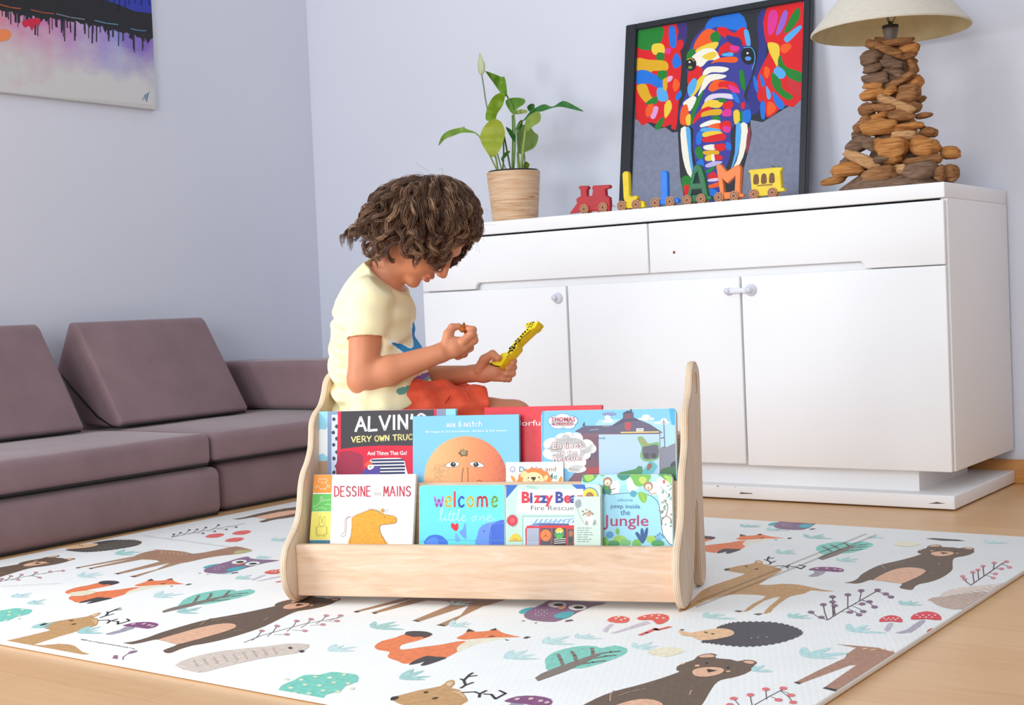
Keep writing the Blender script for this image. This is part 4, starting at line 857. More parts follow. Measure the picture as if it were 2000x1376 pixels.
A.poly(z3([(1178, 125), (1272, 122), (1274, 170), (1178, 174)]), (96, 82, 104)); A.poly(z3([(1168, 126), (1220, 96), (1280, 120)]), (66, 62, 88)); A.poly(z3([(1240, 84), (1258, 84), (1258, 112), (1240, 112)]), (82, 66, 84)); A.poly(z3([(1208, 138), (1235, 138), (1235, 158), (1208, 158)]), (150, 70, 80)); A.poly(z3([(812, 235), (832, 195), (838, 235)]), (70, 66, 90))
A.poly(z3([(960, 312), (1506, 308), (1508, 760), (966, 760)]), (178, 206, 240)); A.line(z3([(1508, 300), (1510, 760)]), 1.6, (150, 110, 120))
A.line(z3([(1160, 294), (1500, 289)]), 2.2, (240, 208, 110)); A.poly(z3([(1298, 258), (1362, 256), (1362, 282), (1298, 284)]), (240, 238, 228)); A.line(z3([(1308, 271), (1352, 270)]), 1.4, (120, 110, 90))
A.line(z3([(1543, 182), (1552, 430)]), 1.6, (96, 92, 112)); A.line(z3([(1520, 345), (1545, 340)]), 2, (86, 88, 96))
A.poly(z3([(1120, 670), (1200, 640), (1290, 620), (1310, 598), (1350, 600), (1360, 680), (1360, 760), (1120, 760)]), (72, 140, 80), 2); A.poly(z3([(1510, 640), (1560, 610), (1620, 600), (1700, 620), (1700, 780), (1500, 780)]), (50, 106, 52), 2)
A.poly(z3([(1306, 345), (1345, 328), (1380, 360), (1410, 392), (1492, 378), (1502, 430), (1500, 520), (1450, 548), (1370, 552), (1330, 505), (1345, 430)]), (124, 172, 104), 3)
A.poly(z3([(1352, 430), (1400, 415), (1490, 405), (1494, 515), (1440, 530), (1366, 530)]), (92, 92, 108), 2); A.line(z3([(1330, 355), (1390, 405)]), 2.4, (200, 130, 90)); A.ell(*z3([(1390, 500)])[0], 5, 5, (70, 60, 70)); A.ell(*z3([(1455, 500)])[0], 5, 5, (70, 60, 70))
A.poly(z3([(1425, 545), (1488, 592), (1462, 640), (1440, 662), (1345, 665), (1390, 590)]), (92, 182, 186), 2); A.poly(z3([(1400, 580), (1430, 570), (1440, 600), (1395, 640)]), (150, 96, 70), 2)
A.text('ready', *z3([(950, 352)])[0], 4.4, (60, 70, 100), w=16)
puff([(560, 190, 55, 45), (640, 175, 80, 52), (720, 190, 55, 45), (600, 225, 70, 38), (690, 228, 62, 36), (640, 205, 110, 45)], (70, 130, 190)); puff([(560, 190, 50, 40), (640, 175, 76, 48), (720, 190, 50, 40), (600, 225, 66, 34), (690, 228, 58, 32), (640, 205, 106, 42)])
A.text('THOMAS', *z3([(532, 196)])[0], 8.0, (176, 24, 62), w=47.5, bold=.03, slope=-.01); A.text('& FRIENDS', *z3([(545, 231)])[0], 5.2, (176, 24, 62), w=41, bold=.025, slope=-.01)
puff([(560, 400, 95, 60), (690, 345, 60, 55), (640, 350, 70, 50), (760, 350, 60, 55), (850, 420, 70, 65), (560, 480, 100, 60), (690, 440, 170, 110), (840, 490, 50, 45), (730, 560, 120, 70), (770, 620, 80, 35), (740, 630, 60, 20), (900, 440, 40, 40)])
for st, x, y, h, wd in (('Engines', 543, 442, 12.5, 59.5), ('to the', 594, 500, 9.6, 39.5), ('Rescue!', 545, 556, 11, 59)):
    A.text(st, *z3([(x, y)])[0], h, (136, 58, 70), w=wd, bold=.055, slope=-.05); A.text(st, z3([(x+4, y)])[0][0], z3([(x, y-1)])[0][1], h*.98, (252, 250, 248), w=wd-1.7, bold=.006, slope=-.05)
b.done()
# --- small lion book
b = book('small cream book with an orange lion face, peeping out between the two rows', .0675, 7.5, (988, 904.5), (1100, 898.5), .137, .006, (247, 242, 230)); A = b.A
A.ell(*z3([(190, 625)])[0], 5.6, 5.6, (130, 130, 196)); A.ell(*z3([(190, 625)])[0], 4.2, 4.2, (247, 242, 230)); A.line(z3([(178, 628), (190, 638), (204, 626)]), 1, (130, 130, 196), 3)
for i, ch in enumerate('Daddy'): A.text(ch, *z3([(248+i*43, 648-i*2)])[0], 10.5 if i == 0 else 10, [(58, 140, 160), (96, 160, 196), (58, 140, 160), (120, 150, 190), (58, 140, 160)][i], bold=.02)
A.text('and', *z3([(482, 640)])[0], 8.6, (176, 110, 96), w=21, bold=.01); A.text('Me', *z3([(500, 712)])[0], 11.5, (76, 146, 140), w=19.5, bold=.01)
P = []
for k in range(26):
    a = 2*PI*k/26; q = 1+.07*(k % 2); P.append((385+150*q*math.cos(a), 735+120*q*math.sin(a)))
A.poly(z3(P), (240, 132, 56), 3); A.poly(z3([(260, 690), (280, 640), (320, 650), (330, 700)]), (246, 214, 150), 3); A.poly(z3([(470, 690), (500, 675), (505, 700), (480, 730)]), (246, 214, 150), 3)
A.ell(*z3([(375, 735)])[0], 21, 19, (250, 224, 168)); A.poly(z3([(355, 695), (396, 693), (392, 715), (376, 724), (360, 712)]), (70, 44, 44), 3); A.line(z3([(345, 735), (360, 745), (376, 726), (392, 745), (410, 730)]), 1, (70, 44, 44), 3); A.ell(*z3([(330, 700)])[0], 1.4, 1.6, BK); A.ell(*z3([(425, 695)])[0], 1.4, 1.6, BK)
for s in (-1, 1):
    for k in range(3): A.ell(*z3([(376+s*(45+k*10), 728-k*9)])[0], .7, .7, (120, 80, 60))
A.poly(z3([(172, 680), (200, 690), (218, 720), (205, 740), (180, 715)]), (240, 160, 70), 3); A.poly(z3([(600, 720), (628, 682), (634, 720), (615, 745)]), (240, 150, 60), 3)
b.done()
# --- draw-with-your-hands book
b = book('white square book with an orange horse and red title, leftmost in the front row', .018, 16, (613.5, 926.5), (812.5, 925), .0475, .010, (248, 247, 244)); A = b.A
A.poly(z2([(40, 660), (226, 660), (218, 836), (40, 836)]), (238, 150, 62)); A.poly(z2([(30, 845), (218, 843), (214, 1000), (30, 1002)]), (104, 192, 92)); A.poly(z2([(20, 1006), (214, 1004), (205, 1254), (20, 1254)]), (244, 230, 112)); A.poly(z2([(10, 1258), (206, 1258), (200, 1330), (10, 1330)]), (70, 130, 150))
WL = (252, 240, 222)
for L in ([(105, 745), (100, 720), (115, 708), (135, 715), (150, 712), (168, 708), (178, 722), (170, 745), (182, 770), (165, 795), (140, 800), (115, 795), (98, 770)], [(118, 738), (140, 746), (165, 738)], [(95, 770), (78, 775), (88, 785), (76, 792)], [(182, 770), (202, 768), (192, 780), (206, 786)], [(120, 798), (118, 810)], [(160, 798), (164, 810)]): A.line(z2(L), .7, WL, 3)
for L in ([(66, 985), (62, 950), (80, 955), (100, 930), (140, 905), (210, 895)], [(120, 905), (118, 880), (132, 868), (140, 900)], [(160, 940), (190, 935), (212, 945)], [(75, 985), (110, 968), (150, 970), (175, 985)]): A.line(z2(L), .7, (226, 246, 220), 3)
OL = (150, 136, 60)
for L in ([(110, 1110), (105, 1070), (118, 1040), (128, 1080), (130, 1105)], [(138, 1105), (142, 1060), (160, 1048), (160, 1090), (152, 1112)], [(108, 1110), (86, 1150), (84, 1190), (105, 1212), (130, 1216), (155, 1210), (175, 1185), (172, 1145), (154, 1112)], [(95, 1212), (85, 1220), (105, 1222)], [(148, 1214), (152, 1224), (165, 1218)]): A.line(z2(L), .7, OL, 3)
for x, y in ((118, 1134), (142, 1134)): A.ell(*z2([(x, y)])[0], 2, 1.8, OL); A.ell(*z2([(x, y)])[0], 1.2, 1, (244, 230, 112))
for k in range(7): A.line(z2([(72+(k % 2)*4, 1140+k*11), (88, 1144+k*10)]), .5, OL); A.line(z2([(172, 1144+k*10), (186-(k % 2)*4, 1140+k*11)]), .5, OL)
brush(A, 'DESSINE', *z2([(244, 866)])[0], 19.2, (198, 62, 84), 2.3, 11.3, wf=.82, slope=-.004)
brush(A, 'MAINS', *z2([(684, 865)])[0], 19.2, (198, 62, 84), 2.3, 12.4, wf=.82, slope=-.004)
A.text('avec', *z2([(602, 806)])[0], 3.6, (190, 184, 180), w=12.5); A.text('tes', *z2([(600, 860)])[0], 9.4, (176, 170, 168), w=14)
for k in range(13): 
    x = 385+k*33
    if k not in (4, 7): A.line(z2([(x, 726), (x+8, 738)]), .6, (222, 218, 214)); A.line(z2([(x+12, 722), (x+10, 738)]), .6, (222, 218, 214))
for k in range(9): A.line(z2([(716+k*17, 1188), (726+k*17, 1196)]), .7, (206, 202, 200))
H_ = [(386, 1300), (392, 1220), (402, 1140), (404, 1062), (440, 1034), (500, 1010), (575, 984), (632, 998), (690, 1026), (760, 1038), (796, 1056), (803, 1084), (788, 1106), (730, 1116), (668, 1122), (650, 1140), (660, 1200), (690, 1250), (700, 1300)]
w = NM('horse_crayon', .5, .3); w.color(w.ramp(w.noise(w.mapping(), 420, 3), [(.35, (230, 150, 40)), (.65, (246, 176, 66))])); A.poly(z2(H_), w.m, 3)
A.line(z2(H_), .7, (120, 70, 40), 3); A.poly(z2([(660, 1000), (672, 972), (688, 985), (682, 1012)]), (240, 166, 56), 2)
for k in range(13): x = 556+k*13; A.line(z2([(x, 992+k*2), (x-8+k*2.2, 962+(k % 3)*5+k)]), .5, (110, 76, 50))
A.line(z2([(398, 1056), (370, 1048), (342, 1080), (340, 1160), (326, 1200), (300, 1196)]), .7, (150, 100, 96), 3); A.line(z2([(390, 1052), (356, 1066), (352, 1150), (345, 1210), (318, 1226), (300, 1212)]), .7, (150, 100, 96), 3)
A.ell(*z2([(696, 1052)])[0], .9, 1.1, (110, 60, 30)); A.ell(*z2([(780, 1072)])[0], .8, .8, (110, 60, 30)); A.line(z2([(745, 1100), (775, 1092)]), .5, (110, 60, 30))
b.done()
# --- welcome book
b = book('turquoise board book with multicoloured title and blue elephants in the front row', .014, 8, (819, 946.5), (985.5, 947), .0475, .016, (104, 220, 230), .006, True); A = b.A
WC = [(178, 120, 206), (244, 214, 84), (216, 48, 62), (62, 110, 214), (244, 208, 70), (214, 54, 64), (140, 194, 86)]
for ch, x, a, c in zip('welcome', (1143, 1232, 1308, 1352, 1428, 1520, 1650), (16, 15, 6, 13, 15, 21, 13), WC):
    for st in GL[ch]:
        P = [tuple(float(q) for q in p.split(',')) for p in st.split()]; hh = 29
        q0 = z2([(x, 958)])[0]; A.line([(q0[0]+p[0]*a, q0[1]-p[1]*hh) for p in P], 3.9, c, smooth=3 if len(P) > 3 else 0)
SCR = (226, 250, 250)
for L in ([(1180, 1085), (1200, 1040), (1215, 980), (1200, 970), (1195, 1030), (1205, 1085), (1235, 1060)], [(1240, 1040), (1236, 1080), (1262, 1070)], [(1285, 1000), (1270, 1080), (1300, 1072)], [(1315, 995), (1302, 1080), (1330, 1070)], [(1262, 1030), (1335, 1020)], [(1335, 1075), (1365, 1000), (1355, 985), (1345, 1040), (1360, 1085), (1385, 1066)], [(1385, 1066), (1412, 1050), (1400, 1036), (1386, 1066), (1400, 1086), (1425, 1074)],
          [(1500, 1045), (1478, 1060), (1486, 1084), (1510, 1070), (1500, 1045), (1530, 1050)], [(1540, 1082), (1548, 1044), (1545, 1078), (1570, 1044), (1585, 1050), (1580, 1082), (1610, 1070)], [(1610, 1068), (1650, 1050), (1636, 1032), (1612, 1064), (1634, 1084), (1685, 1066)]): A.line(z2(L), 1.1, SCR, 3)
A.poly(z2([(1326, 1120), (1305, 1104), (1288, 1118), (1296, 1150), (1332, 1178), (1354, 1150), (1352, 1112), (1338, 1106)]), (222, 40, 56), 3)
A.poly(z2([(1520, 1330), (1524, 1220), (1545, 1150), (1600, 1110), (1680, 1094), (1790, 1086), (1790, 1330)]), (104, 148, 232), 2); A.poly(z2([(1645, 1330), (1632, 1220), (1650, 1130), (1700, 1096), (1790, 1090), (1790, 1330)]), (58, 102, 210), 2)
A.ell(*z2([(1583, 1178)])[0], 1.3, 1.3, (30, 40, 90)); A.poly(z2([(1415, 1100), (1424, 1180), (1420, 1250), (1360, 1188), (1395, 1160)]), (110, 158, 236), 2); A.poly(z2([(1330, 1190), (1372, 1260), (1330, 1270)]), (120, 176, 240), 2)
A.poly(z2([(1050, 1300), (1075, 1235), (1120, 1212), (1180, 1212), (1225, 1236), (1260, 1300)]), (62, 112, 220), 2); A.ell(*z2([(1226, 1256)])[0], 1, 1, (30, 40, 90)); A.poly(z2([(1060, 1300), (1090, 1250), (1150, 1230), (1180, 1300)]), (84, 138, 232), 2)
for x, y in [(1640+8*math.sin(k*.5), 1310-k*22) for k in range(10)]+[(1660+k*22, 1112-k*2) for k in range(6)]: A.line(z2([(x, y), (x+(3 if y < 1118 else 0)*3, y-(9 if y >= 1118 else 0))]), .6, (180, 210, 246))
A.line(z2([(1000, 1268), (1290, 1256), (1500, 1262), (1780, 1258)]), .7, (70, 170, 200), 3)
b.done()
# --- fire rescue board book
b = book('mint board book with a fire engine and red and navy title', .008, 8, (987, 945.5), (1173, 945.5), .0475, .018, (192, 228, 212), .009, True); A = b.A
A.poly(z3([(100, 760), (240, 760), (124, 895)]), (44, 100, 190)); A.poly(z3([(705, 750), (830, 750), (850, 810), (800, 830)]), (44, 100, 190)); A.poly(z3([(300, 770), (360, 770), (420, 790), (380, 800), (330, 790)]), (164, 206, 190), 2)
A.ell(*z3([(880, 862)])[0], 17, 17, (70, 130, 190)); A.ell(*z3([(880, 862)])[0], 15, 15, (246, 214, 60)); A.ell(*z3([(880, 868)])[0], 8, 9, (160, 110, 60))
A.poly(z3([(236, 808), (640, 800), (822, 800), (822, 1026), (222, 1022)]), (250, 250, 248))
for ch, x, c, h in zip('BizzyBear', (270, 343, 376, 432, 478, 572, 648, 703, 768), 'rbrbrbrbr', (20.5, 20, 20, 20, 20, 20.5, 20, 20, 20)): A.text(ch, *z3([(x, 921)])[0], h, (212, 40, 62) if c == 'r' else (48, 62, 150), bold=.045)
A.text('Fire Rescue', *z3([(352, 990)])[0], 9.2, (92, 96, 100), w=84, bold=.004)
A.ell(*z3([(187, 1083)])[0], 11.5, 12, (150, 170, 160), rag=.08); A.ell(*z3([(187, 1083)])[0], 10, 10.5, (214, 42, 66)); A.ell(*z3([(187, 1083)])[0], 5.5, 6, (232, 92, 106))
A.poly(z3([(278, 1042), (800, 1042), (800, 1320), (278, 1320)]), (120, 170, 160)); A.poly(z3([(284, 1048), (800, 1048), (800, 1320), (284, 1320)]), (206, 234, 228))
for k in range(9): x = 380+k*42; A.poly(z3([(x, 1106), (x+24, 1072), (x+40, 1066), (x+18, 1102)]), (120, 150, 206))
A.line(z3([(370, 1112), (560, 1094), (740, 1064)]), 2, (150, 180, 220)); A.poly(z3([(370, 1112), (520, 1106), (700, 1110), (690, 1126), (380, 1126)]), (70, 90, 150))
A.poly(z3([(302, 1160), (320, 1128), (740, 1124), (780, 1128), (780, 1330), (306, 1330)]), (214, 44, 48)); A.poly(z3([(340, 1128), (362, 1118), (420, 1118), (430, 1134)]), (120, 150, 210))
A.poly(z3([(318, 1152), (425, 1150), (425, 1330), (314, 1330)]), (176, 186, 206))
for k in range(8): A.line(z3([(320, 1165+k*14), (424, 1164+k*14)]), .5, (130, 140, 160))
A.poly(z3([(440, 1150), (535, 1150), (535, 1330), (440, 1330)]), (80, 76, 90)); A.ell(*z3([(486, 1215)])[0], 10.5, 11.5, (240, 130, 60)); A.ell(*z3([(486, 1218)])[0], 1.6, 1.6, (90, 60, 60))
for a in (.4, 2.5, 4.6): A.line(z3([(486, 1218), (486+42*math.cos(a), 1218+46*math.sin(a))]), .6, (150, 80, 50))
A.poly(z3([(545, 1150), (670, 1150), (670, 1330), (545, 1330)]), (60, 64, 72)); A.poly(z3([(560, 1310), (565, 1230), (600, 1215), (650, 1225), (665, 1310)]), BK, 2)
for k in range(3): A.line(z3([(562, 1250+k*18), (664, 1244+k*18)]), 1.4, (230, 230, 226))
A.ell(*z3([(607, 1205)])[0], 9.5, 9, (70, 160, 70)); A.ell(*z3([(605, 1228)])[0], 6, 4.4, (90, 180, 84)); A.poly(z3([(570, 1180), (590, 1152), (625, 1150), (648, 1180), (610, 1188)]), (244, 200, 50), 3); A.ell(*z3([(594, 1188)])[0], 2, 2.3, WT); A.ell(*z3([(620, 1186)])[0], 2, 2.3, WT); A.ell(*z3([(595, 1189)])[0], .8, .9, BK); A.ell(*z3([(620, 1187)])[0], .8, .9, BK)
A.poly(z3([(682, 1160), (732, 1160), (732, 1330), (682, 1330)]), (90, 70, 70)); A.ell(*z3([(712, 1200)])[0], 4.4, 6, (176, 110, 70)); A.ell(*z3([(710, 1255)])[0], 4.6, 6, (60, 56, 66))
A.poly(z3([(165, 1262), (180, 1220), (212, 1198), (245, 1214), (262, 1262)]), (246, 204, 56), 3); A.ell(*z3([(205, 1250)])[0], 1, 1, BK); A.ell(*z3([(225, 1250)])[0], 1, 1, BK); A.line(z3([(160, 1264), (268, 1264)]), 1.6, (200, 150, 40))
b.done()
# --- illustrated card in front of it
b = book('pale mint card with a grey bunny drawing before the fire engine book', .0045, 8, (1120.5, 969), (1172.5, 968.5), .0475, .0012, (206, 226, 214), name='illustrated_card', cat='card'); A = b.A
A.poly(z3([(752, 910), (795, 898), (806, 950), (770, 972), (750, 950)]), (150, 164, 168), 2); A.line(z3([(765, 905), (780, 892), (800, 905)]), .8, (140, 154, 158), 3); A.line(z3([(770, 975), (800, 1060), (835, 1110)]), .8, (150, 160, 150), 3); A.line(z3([(765, 970), (810, 1080)]), .6, (150, 160, 150))
A.poly(z3([(830, 1110), (845, 1060), (870, 1030), (905, 1050), (925, 1110), (880, 1122)]), (234, 234, 226), 3); A.ell(*z3([(870, 1024)])[0], 5, 5.5, (200, 170, 150)); A.poly(z3([(905, 1120), (918, 1080), (934, 1078), (936, 1120)]), (150, 166, 150), 2); A.poly(z3([(836, 1120), (845, 1085), (862, 1090), (866, 1122)]), (170, 170, 160), 2)
for k in range(16): a = 2*PI*k/16; A.ell(*z3([(860+random.uniform(-50, 55), 1005+random.uniform(-22, 30))])[0], 1.8, 1.5, random.choice([(190, 120, 100), (170, 120, 100), (130, 140, 110), (196, 150, 130)]), n=8, rag=.3)
for r, ws_ in enumerate(([30, 18, 34, 12], [10, 40, 30], [12, 24, 40, 18], [34, 0, 44, 30], [44, 36], [38, 44, 20], [30, 28, 24])):
    x = 770 if r else 772
    for q in ws_: A.line(z3([(x, 1150+r*20), (x+q, 1149+r*20)]), 1.0, (104, 112, 108)); x += q+10
b.done()
# --- jungle book
b = book('light blue board book with jungle leaves and magenta title, rightmost in the front row', .030, 8, (1136, 926), (1312.5, 926), .0475, .020, (156, 218, 240), .011, True); A = b.A
A.poly(z3([(780, 640), (1640, 640), (1640, 720), (1500, 740), (1350, 800), (1200, 760), (1100, 800), (960, 800), (780, 760)]), (176, 226, 240), 2)
A.poly(z3([(1480, 720), (1640, 680), (1640, 1330), (1560, 1330), (1520, 1100), (1500, 900)]), (240, 246, 240), 2); A.poly(z3([(1000, 780), (1130, 720), (1140, 840), (1020, 860)]), (240, 246, 244), 2); A.poly(z3([(1220, 700), (1300, 720), (1310, 800), (1240, 830), (1215, 760)]), (240, 246, 244), 2); A.poly(z3([(1400, 760), (1480, 740), (1500, 840), (1420, 850)]), (240, 246, 244), 2)
LG = [(116, 186, 74), (70, 158, 84), (160, 206, 84), (44, 136, 116), (190, 214, 92)]
for P, c in (([(790, 690), (850, 665), (950, 670), (900, 730), (830, 740)], LG[1]), ([(830, 680), (890, 665), (920, 700), (860, 735)], LG[2]), ([(1130, 670), (1240, 668), (1230, 700), (1180, 725), (1140, 705)], LG[3]), ([(1250, 668), (1420, 668), (1410, 730), (1350, 775), (1290, 770), (1262, 720)], LG[0]), ([(1320, 720), (1340, 690), (1385, 700), (1385, 735), (1350, 755)], LG[4]), ([(1490, 668), (1600, 668), (1615, 740), (1560, 720), (1520, 690)], LG[1]), ([(1540, 680), (1610, 690), (1612, 760), (1570, 720)], LG[2]), ([(1000, 790), (1050, 770), (1075, 830), (1030, 860), (1000, 840)], LG[3]), ([(1000, 760), (1060, 772), (1060, 800), (1010, 810)], LG[1]), ([(960, 668), (1010, 668), (1000, 690)], LG[0])): A.poly(z3(P), c, 3)
for x, y in ((1040, 735), (1405, 775)):
    A.ell(*z3([(x, y)])[0], 9, 9, (176, 120, 92)); A.ell(*z3([(x, y+6)])[0], 6, 6, (240, 224, 200)); A.ell(*z3([(x, y+16)])[0], 1.6, 1.2, BK); A.line(z3([(x, y+40), (x+30, y+70), (x+70, y+60)]), 1.4, (170, 110, 84), 3)
A.poly(z3([(1005, 1330), (1000, 880), (1060, 848), (1200, 836), (1380, 842), (1460, 880), (1502, 940), (1520, 1060), (1536, 1200), (1600, 1290), (1610, 1330)]), (60, 100, 120), 2); A.poly(z3([(1000, 1335), (1000, 886), (1062, 854), (1200, 841), (1378, 847), (1456, 884), (1497, 942), (1514, 1060), (1530, 1202), (1592, 1292), (1600, 1335)]), (160, 220, 242), 2)
A.poly(z3([(1240, 840), (1260, 812), (1300, 830), (1290, 868), (1255, 868)]), (70, 160, 190), 3); A.poly(z3([(1312, 840), (1345, 825), (1390, 850), (1390, 900), (1370, 928), (1330, 900)]), (132, 190, 66), 3); A.line(z3([(1340, 835), (1375, 920)]), .8, (190, 214, 92))
RB = (170, 90, 76)
for L in ([(1545, 900), (1580, 960), (1560, 1040), (1525, 1080), (1530, 1120)], [(1560, 1040), (1600, 1060), (1606, 1110)], [(1530, 1010), (1500, 990)]): A.line(z3(L), 1.6, RB, 3)
for k in range(26):
    x = 1535+random.uniform(-25, 70); y = 760+k*15; A.poly(z3([(x, y), (x+16, y-12), (x+24, y-2), (x+8, y+6)]), random.choice([(90, 150, 130), (120, 180, 150), (90, 130, 130)]), 2)
A.ell(*z3([(1545, 735)])[0], 2.2, 4, (206, 80, 90)); A.line(z3([(1510, 780), (1600, 860), (1510, 930)]), .8, (80, 150, 150))
for x, y, rx, ry, c in ((1060, 1210, 34, 32, (70, 150, 200)), (1130, 1180, 18, 28, LG[0]), (1150, 1255, 60, 40, LG[2]), (1090, 1290, 60, 30, LG[1]), (1430, 1250, 45, 35, LG[2]), (1300, 1290, 40, 40, LG[0]), (1200, 1280, 50, 30, (120, 190, 110)), (1490, 1285, 60, 30, LG[1]), (1020, 1270, 30, 40, LG[0])): A.ell(*z3([(x, y)])[0], rx/4.59, ry/4.59, c, rag=.06)
for P in ([(1340, 1280), (1288, 1200), (1310, 1185), (1345, 1240)], [(1340, 1260), (1335, 1170), (1350, 1150), (1365, 1180), (1358, 1260)], [(1345, 1280), (1380, 1160), (1402, 1150), (1395, 1220), (1365, 1280)]): A.poly(z3(P), (30, 82, 140), 2)
for k in range(5): A.line(z3([(1490, 1280), (1470+k*18, 1200+abs(k-2)*14)]), .9, (70, 140, 190)); A.ell(*z3([(1470+k*18, 1198+abs(k-2)*14)])[0], 1.8, 1.8, (70, 140, 190))
TB = (52, 104, 146)
A.text('usborne', *z3([(1130, 910)])[0], 6.2, (104, 150, 176), w=29.5, slope=.01); A.text('peep inside', *z3([(1070, 970)])[0], 8.4, TB, w=57, slope=.02); A.text('the', *z3([(1156, 1034)])[0], 11, TB, w=18.5); A.text('Jungle', *z3([(1004, 1130)])[0], 21.5, (178, 22, 88), w=87.5, bold=.004)
b.done()
# ---------------------------------------------------------------- printed foam play mat
MX0, MX1, MY0, MY1 = -3.185, -.826, 1.548, 3.347
w = NM('mat_foam', .55, .3); v = w.mapping()
br = w.n('ShaderNodeTexBrick'); br.offset = .5; br.inputs['Scale'].default_value = 1; br.inputs['Brick Width'].default_value = .012; br.inputs['Row Height'].default_value = .012; br.inputs['Mortar Size'].default_value = .0016; br.inputs['Mortar Smooth'].default_value = .7
w.l(v, br.inputs['Vector']); w.color(w.ramp(w.noise(v, 8, 2), [(.3, (243, 243, 240)), (.7, (247, 247, 245))])); w.bump(br.outputs['Fac'], .35, -.0012); MMAT = w.m
def matcol(c):
    k = ('mat', tuple(c))
    if k in _mc: return _mc[k]
    w = NM('print_%02x%02x%02x' % tuple(c), .55, .3); v = w.mapping()
    br = w.n('ShaderNodeTexBrick'); br.offset = .5; br.inputs['Scale'].default_value = 1; br.inputs['Brick Width'].default_value = .012; br.inputs['Row Height'].default_value = .012; br.inputs['Mortar Size'].default_value = .0016; br.inputs['Mortar Smooth'].default_value = .7
    w.l(v, br.inputs['Vector']); w.bump(br.outputs['Fac'], .35, -.0012)
    w.color(w.ramp(w.noise(v, 90, 4), [(.3, tuple(int(x*.93) for x in c)), (.7, tuple(min(255, int(x*1.05)) for x in c))])); _mc[k] = w.m; return w.m
mt = thing('play_mat', 'white foam play mat printed with bears, foxes, deer and leaves on the beech floor', 'rug', loc=((MX0+MX1)/2, (MY0+MY1)/2, 0))
mo = ((MX0+MX1)/2, (MY0+MY1)/2, 0)
mb = MB(); rbox(mb, (MX0, MY0, .0008), (MX1, MY1, MZ-.0004), .0025, MMAT, 2)
MA = Art(mb, lambda a, b: (a, b), lambda x, y, d: (x, y, MZ-.0004+d), (MX0+.001, MY0+.001, MX1-.001, MY1-.001), step=0)
MA.mat = lambda c: matcol(c) if isinstance(c, tuple) else c
def G(ox, oy, s): return lambda L: [tuple(onZ(ox+x/s, oy+y/s, MZ)[:2]) for x, y in L]
R1, R2, R3, R4, R5, R7 = G(1640, 1040, 6.667), G(700, 1200, 5.556), G(1000, 1150, 5.714), G(1300, 1180, 5.263), G(100, 1020, 5.263), G(1370, 1020, 5.714)
R0, RR, R8 = G(0, 960, 2.857), G(1200, 1000, 2.5), G(60, 1140, 6.667)
A1, A2 = np.array((-.995, .07)), np.array((.012, 1.113))
_lc = [0]
def LV(k):
    _lc[0] += 1; return 2e-5+k*4e-4+_lc[0]*4e-7
def put(pts, c, lv, cells, sm=2):
    P = [np.array(p) for p in pts]
    if sm: P = cat_rom(P, sm)
    for i, j in cells:
        o = A1*i+A2*j; MA.raw([p+o for p in P], c, LV(lv))
def putl(pts, wd, c, lv, cells, sm=0):
    P = [np.array(p) for p in pts]
    for i, j in cells:
        o = A1*i+A2*j; MA.fix = LV(lv); MA.line([p+o for p in P], wd, c, sm)
def ellw(cx, cy, rx, ry, n=14, rag=0): return [(cx+rx*math.cos(2*PI*k/n)*(1+random.uniform(-rag, rag)), cy+ry*math.sin(2*PI*k/n)*(1+random.uniform(-rag, rag))) for k in range(n)]
ALL = [(i, j) for i in (-1, 0, 1, 2) for j in (-1, 0, 1)]
ctr = lambda L: np.mean(np.array(L), 0)
# bear: traced where it lies whole on the right, repeated with the print
BC = [(1, 0), (2, 0), (0, 0), (0, -1), (1, -1), (2, -1)]; BRW, BEI = (112, 92, 76), (238, 186, 154)
put(R1([(55, 645), (150, 655), (230, 658), (310, 640), (380, 615), (440, 612), (560, 625), (700, 645), (810, 658), (790, 690), (780, 712), (830, 728), (900, 740), (955, 735), (975, 700), (1040, 665), (1120, 650), (1250, 615), (1350, 570), (1430, 515), (1470, 470), (1470, 410), (1475, 350), (1510, 320), (1600, 305), (1700, 280), (1755, 245), (1742, 225), (1757, 205), (1700, 190), (1620, 188), (1560, 198), (1480, 187), (1330, 180), (1325, 160), (1260, 150), (1180, 158), (1140, 175), (1130, 195), (1060, 215), (1010, 240), (1030, 265), (1060, 275), (900, 325), (720, 370), (560, 405), (440, 450), (330, 510), (270, 550), (235, 590), (170, 625), (100, 640)]), BRW, 0, BC)
put(R1([(440, 612), (520, 560), (640, 500), (780, 460), (920, 448), (1050, 462), (1120, 490), (1090, 530), (1000, 580), (900, 625), (810, 658), (700, 645), (560, 625)]), BEI, 1, BC)
put(R1([(1185, 268), (1230, 248), (1340, 240), (1450, 246), (1487, 265), (1450, 288), (1350, 303), (1240, 298)]), BEI, 1, BC); put(R1([(1310, 254), (1420, 262), (1345, 276)]), (50, 40, 40), 2, BC, 0)
put(R1([(1165, 170), (1245, 157), (1315, 168), (1290, 178), (1190, 180)]), BEI, 1, BC); put(R1([(1610, 200), (1680, 194), (1735, 208), (1690, 216)]), BEI, 1, BC)
for L in ([(1172, 233), (1200, 226), (1228, 234), (1200, 241)], [(1505, 266), (1530, 260), (1555, 266), (1530, 272)], [(1030, 222), (1060, 214), (1072, 222), (1045, 230)]): put(R1(L), BEI, 1, BC)
for L in ([(1262, 214), (1276, 208), (1290, 215), (1276, 221)], [(1490, 240), (1506, 234), (1520, 241), (1504, 247)]): put(R1(L), (50, 46, 50), 1, BC)
for L in ([(560, 400), (552, 425), (590, 465)], [(640, 430), (720, 405), (850, 385)], [(1195, 525), (1240, 518), (1280, 515)], [(1290, 390), (1295, 415)]): putl(R1(L), .0022, (196, 164, 136), 1, BC)
